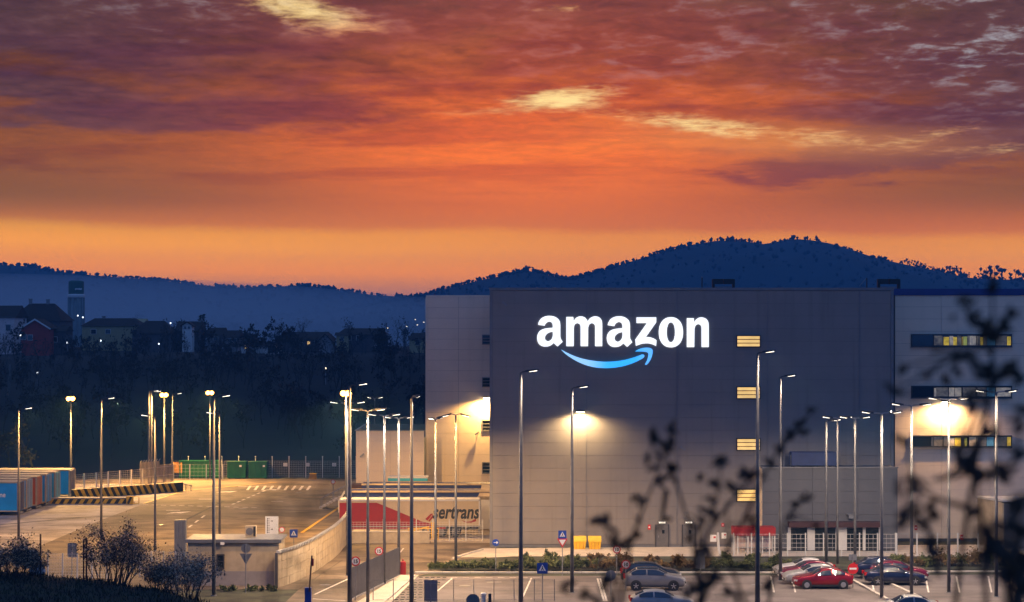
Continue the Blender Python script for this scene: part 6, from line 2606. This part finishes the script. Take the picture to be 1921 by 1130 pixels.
def house(px0, px1, eave, ridge, D, label, wall, depth=8.0, roofm=None, gable_front=False, hip=.0, windows=(), chim=(), base=None, rz=0.0, over=.35, extra=None):
    """A house seen square on: px0..px1 wide, eave and ridge rows on the photograph."""
    s_ = FPX / D
    xa, xb = (px0 - CX) / s_, (px1 - CX) / s_
    ze, zr = HC - (eave - HY) / s_, HC - (ridge - HY) / s_
    xc = (xa + xb) / 2
    zg = rise_h(xc, D) - .6
    t_ = thing('village_house', label, 'house', (xc, D, zg), rz, 'houses on the rise')
    w_ = xb - xa
    he, hr = ze - zg, zr - zg
    b_ = MB()
    b_.box((0, depth / 2, he / 2), (w_, depth, he))
    if gable_front:
        b_.prism([(-w_ / 2, 0.0, he + .001), (w_ / 2, 0.0, he + .001), (0, 0.0, hr - .05)], (0, depth, 0))
    elif hip == 0:
        b_.prism([(-w_ / 2, 0, he + .001), (-w_ / 2, depth, he + .001), (-w_ / 2, depth / 2, hr - .05)], (w_, 0, 0))
    b_.build('wall', wall, t_, fix=True)
    b_ = MB()
    o_ = over
    if gable_front:
        k = (hr - he) / (w_ / 2)
        for sg in (-1, 1):
            b_.prism([(sg * (w_ / 2 + o_), -o_, he - o_ * k), (0, -o_, hr), (0, -o_, hr + .18), (sg * (w_ / 2 + o_), -o_, he - o_ * k + .18)], (0, depth + 2 * o_, 0))
    else:
        h2 = hip * w_ / 2
        v_ = [(-w_ / 2 - o_, -o_, he), (w_ / 2 + o_, -o_, he), (w_ / 2 + o_, depth + o_, he), (-w_ / 2 - o_, depth + o_, he), (-w_ / 2 - o_ + h2 * 1.0, depth / 2, hr), (w_ / 2 + o_ - h2, depth / 2, hr)]
        b_.add(v_, [(0, 1, 5, 4), (1, 2, 5), (2, 3, 4, 5), (3, 0, 4), (3, 2, 1, 0)])
    if gable_front and wall is M['wallR']:
        for sg in (-1, 1):
            q_ = MB()
            k = (hr - he) / (w_ / 2)
            q_.prism([(sg * (w_ / 2 + o_), -o_ - .06, he - o_ * k - .1), (0, -o_ - .06, hr - .1), (0, -o_ - .06, hr + .2), (sg * (w_ / 2 + o_), -o_ - .06, he - o_ * k + .2)], (0, .06, 0))
            q_.build('bargeboard', M['white'], t_, fix=True)
    rf_ = b_.build('roof', roofm or M['roof'], t_, fix=True)
    for (cx_, ch_) in chim:
        b_ = MB()
        b_.box(((cx_ - .5) * w_, depth * .5, hr + ch_ / 2 - .3), (.55, .55, ch_ + .6))
        b_.box(((cx_ - .5) * w_, depth * .5, hr + ch_ + .05), (.7, .7, .12))
        b_.build('chimney', M['wallG'], rf_)
    for (wx_, wz_, ww_, wh_, lit) in windows:
        b_ = MB()
        b_.box(((wx_ - .5) * w_, -.03, wz_ * he), (ww_ + .14, .08, wh_ + .14))
        f_ = b_.build('window', M['white'], t_)
        b_ = MB()
        b_.box(((wx_ - .5) * w_, -.075, wz_ * he), (ww_, .03, wh_))
        b_.build('pane', M['warm'] if lit else M['dglass'], f_)
    return t_


HD = 400.0
house(-30, 27, 596, 573, 392, 'large house with a pinkish white gable wall at the left border', M['wallA'], 10, gable_front=False, windows=((.8, .75, .9, 1.1, 0),))
house(20, 112, 602, 569, 402, 'big dark roofed house rising behind the red house at left', M['wallD'], 12, hip=.55, chim=((.26, .8), (.62, .7)))
house(40, 92, 616, 600, 384, 'dark red house with white trimmed gable at left', M['wallR'], 7, gable_front=True, windows=((.08, .72, .9, .9, 0), (.32, .70, .8, .9, 0)))
t = None
house(92, 122, 622, 611, 388, 'low dark annex right of the red house', M['wallD'], 6, windows=((.4, .7, .6, .9, 0),))
house(154, 262, 612, 597, 405, 'wide hipped house with dim yellowish walls right of the water tower', M['wallY'], 9, hip=.35, chim=((.3, .3),), windows=((.2, .8, .9, .8, 0), (.45, .8, .9, .8, 0)))
house(225, 268, 606, 598, 420, 'long low building with a pale lit roof edge behind the wide house', M['wallG'], 6, roofm=M['wallY'])
house(248, 320, 626, 602, 398, 'house with a big dark hipped roof left of the small street lamp', M['wallD'], 9, hip=.6)
house(331, 373, 622, 603, 404, 'tall dark house with a white arched dormer', M['wallD'], 8, chim=((.9, .2),))
h = house(342, 360, 611, 605, 400, 'white dormer front with two dark panes on the dormer house', M['white'], 3, gable_front=True, windows=((.3, .93, .45, .5, 0), (.7, .93, .45, .5, 0)))
house(388, 416, 630, 615, 408, 'dark flat fronted house right of the pointed conifer', M['wallG'], 8, windows=((.6, .85, .8, .6, 0),))
house(416, 446, 634, 620, 404, 'low dark house with pale porch posts right of the conifer house', M['wallG'], 7, windows=((.5, .85, .7, .6, 0), (.8, .85, .6, .6, 0)))
house(446, 474, 640, 627, 425, 'far greyish house with a plain roof in the middle of the village', M['wallG'], 7)
house(452, 492, 650, 640, 385, 'low house with a softly lit white wall under a dark roof', M['white'], 6, windows=((.25, .93, .5, .5, 1),))
house(497, 523, 652, 643, 378, 'small white garage front with a dark door', M['white'], 6, gable_front=True, windows=((.5, .82, 1.4, 1.3, 0),))
house(520, 622, 638, 623, 396, 'long dark roofed house below the gnarled bare tree', M['wallD'], 9, hip=.25, windows=((.58, .80, .5, .6, 1), (.45, .92, .5, .5, 0), (.72, .92, .5, .5, 0)))
house(598, 622, 640, 628, 390, 'pale gabled end house right of the long dark roofed house', M['wallG'], 7, gable_front=True)
house(634, 722, 628, 616, 398, 'wide house with a shallow dark roof and cream left wall', M['wallD'], 9, hip=.3, chim=((.22, .5),), windows=((.25, .84, .5, .8, 0), (.42, .84, .4, .8, 0)))
house(631, 652, 630, 624, 395, 'cream walled bay at the left end of the shallow roofed house', M['wallY'], 4, windows=((.5, .84, .6, .7, 0),))
house(768, 830, 638, 625, 396, 'house with a lit yellowish wall half hidden behind the warehouse wing', M['wallY'], 8, hip=.2, windows=((.25, .84, .8, .9, 0),))
# white trim of the red house gable
for px0, px1, y0, y1, lab in ((40, 92, 616, 600, 'white gable trim boards of the red house'),):
    pass

# water tower
tD = 640.0
s_ = FPX / tD
x_ = (143 - CX) / s_
t = thing('water_tower', 'tall concrete water tower with a dark green drum top', 'water tower', (x_, tD, 6.0))
z0_ = 6.0


def tz(py):
    return HC - (py - HY) / s_ - z0_


b = MB()
b.lathe([(13.4 / s_, 0), (13.4 / s_, tz(556))], 20)
b.build('shaft', M['tower'], t, True)
q = MB()
q.box((0, 0, tz(556) / 2), (.34, .6, tz(556)))
rm = q.mesh('buttress', M['tower'])
for k in range(10):
    a_ = 2 * math.pi * k / 10 + .1
    link('buttress', rm, t, (math.cos(a_) * 14.6 / s_, math.sin(a_) * 14.6 / s_, 0), a_)
b = MB()
b.lathe([(15.5 / s_, tz(559)), (16.3 / s_, tz(557)), (16.3 / s_, tz(554)), (14.5 / s_, tz(552))], 24)
b.build('ring', M['white'], t)
b = MB()
b.lathe([(14.3 / s_, tz(553)), (14.3 / s_, tz(530)), (13.5 / s_, tz(528)), (8 / s_, tz(526.5))], 24)
b.build('drum', M['towergreen'], t)
b = MB()
for k in range(6):
    a_ = -math.pi / 2 + .12 + k * .16
    b.box((math.cos(a_) * 14.45 / s_, math.sin(a_) * 14.45 / s_, tz(543) + (.1 if k % 2 else 0)), (.25, .06, .45), rz=a_ + math.pi / 2)
b.build('faded_lettering', M['signwhite'], t)
wl = emit('village_lamp_glow', (.85, .92, 1.0), 2.5)
wlw = emit('village_lamp_warm', (1.0, .8, .55), 2.2)
for px, py, D_, hh, lab in ((38.5, 630, 372, 3.2, 'small white street lamp below the red house'), (146, 593, 410, 6.0, 'left one of two white street lamps at the foot of the water tower'), (155.5, 596, 412, 5.5, 'right one of two white street lamps at the foot of the water tower'),
                            (320, 607, 400, 5.0, 'small white street lamp beside the dark hipped roof'), (126, 644, 365, 1.6, 'tiny white garden lamp in the dark slope below the water tower'), (189, 640, 375, 1.6, 'tiny garden lamp below the wide yellowish house'),
                            (298, 646, 372, 1.6, 'tiny garden lamp under the dark hipped roof'), (70, 700, 338, 2.5, 'tiny lamp low on the dark slope at left'), (611, 692, 340, 2.5, 'tiny lamp on the slope above the rightmost floodlight'),
                            (779, 600, 900, 3, 'distant house light farthest up beside the warehouse wing'), (783, 610, 880, 3, 'distant house light a little below the topmost one'), (795, 605, 890, 3, 'distant house light touching the warehouse wing'), (763, 613, 860, 3, 'distant house light left of the others'), (727, 616, 860, 3, 'distant house light above the shallow roofed house')):
    p = at(px, py, D_)
    t = thing('village_lamp', lab, 'street lamp', (p.x, D_, p.z - hh), 0, 'small lights of the village')
    b = MB()
    b.tube([(0, 0, 0), (0, 0, hh)], .06, 6)
    b.build('pole', M['steel'], t)
    k_ = D_ / 400
    b = MB()
    b.lathe([(.05, 0), (.13 * k_, .1), (.13 * k_, .22), (.05, .3)], 8, (0, 0, hh - .1))
    b.build('globe', wl if px < 400 else wlw, t)
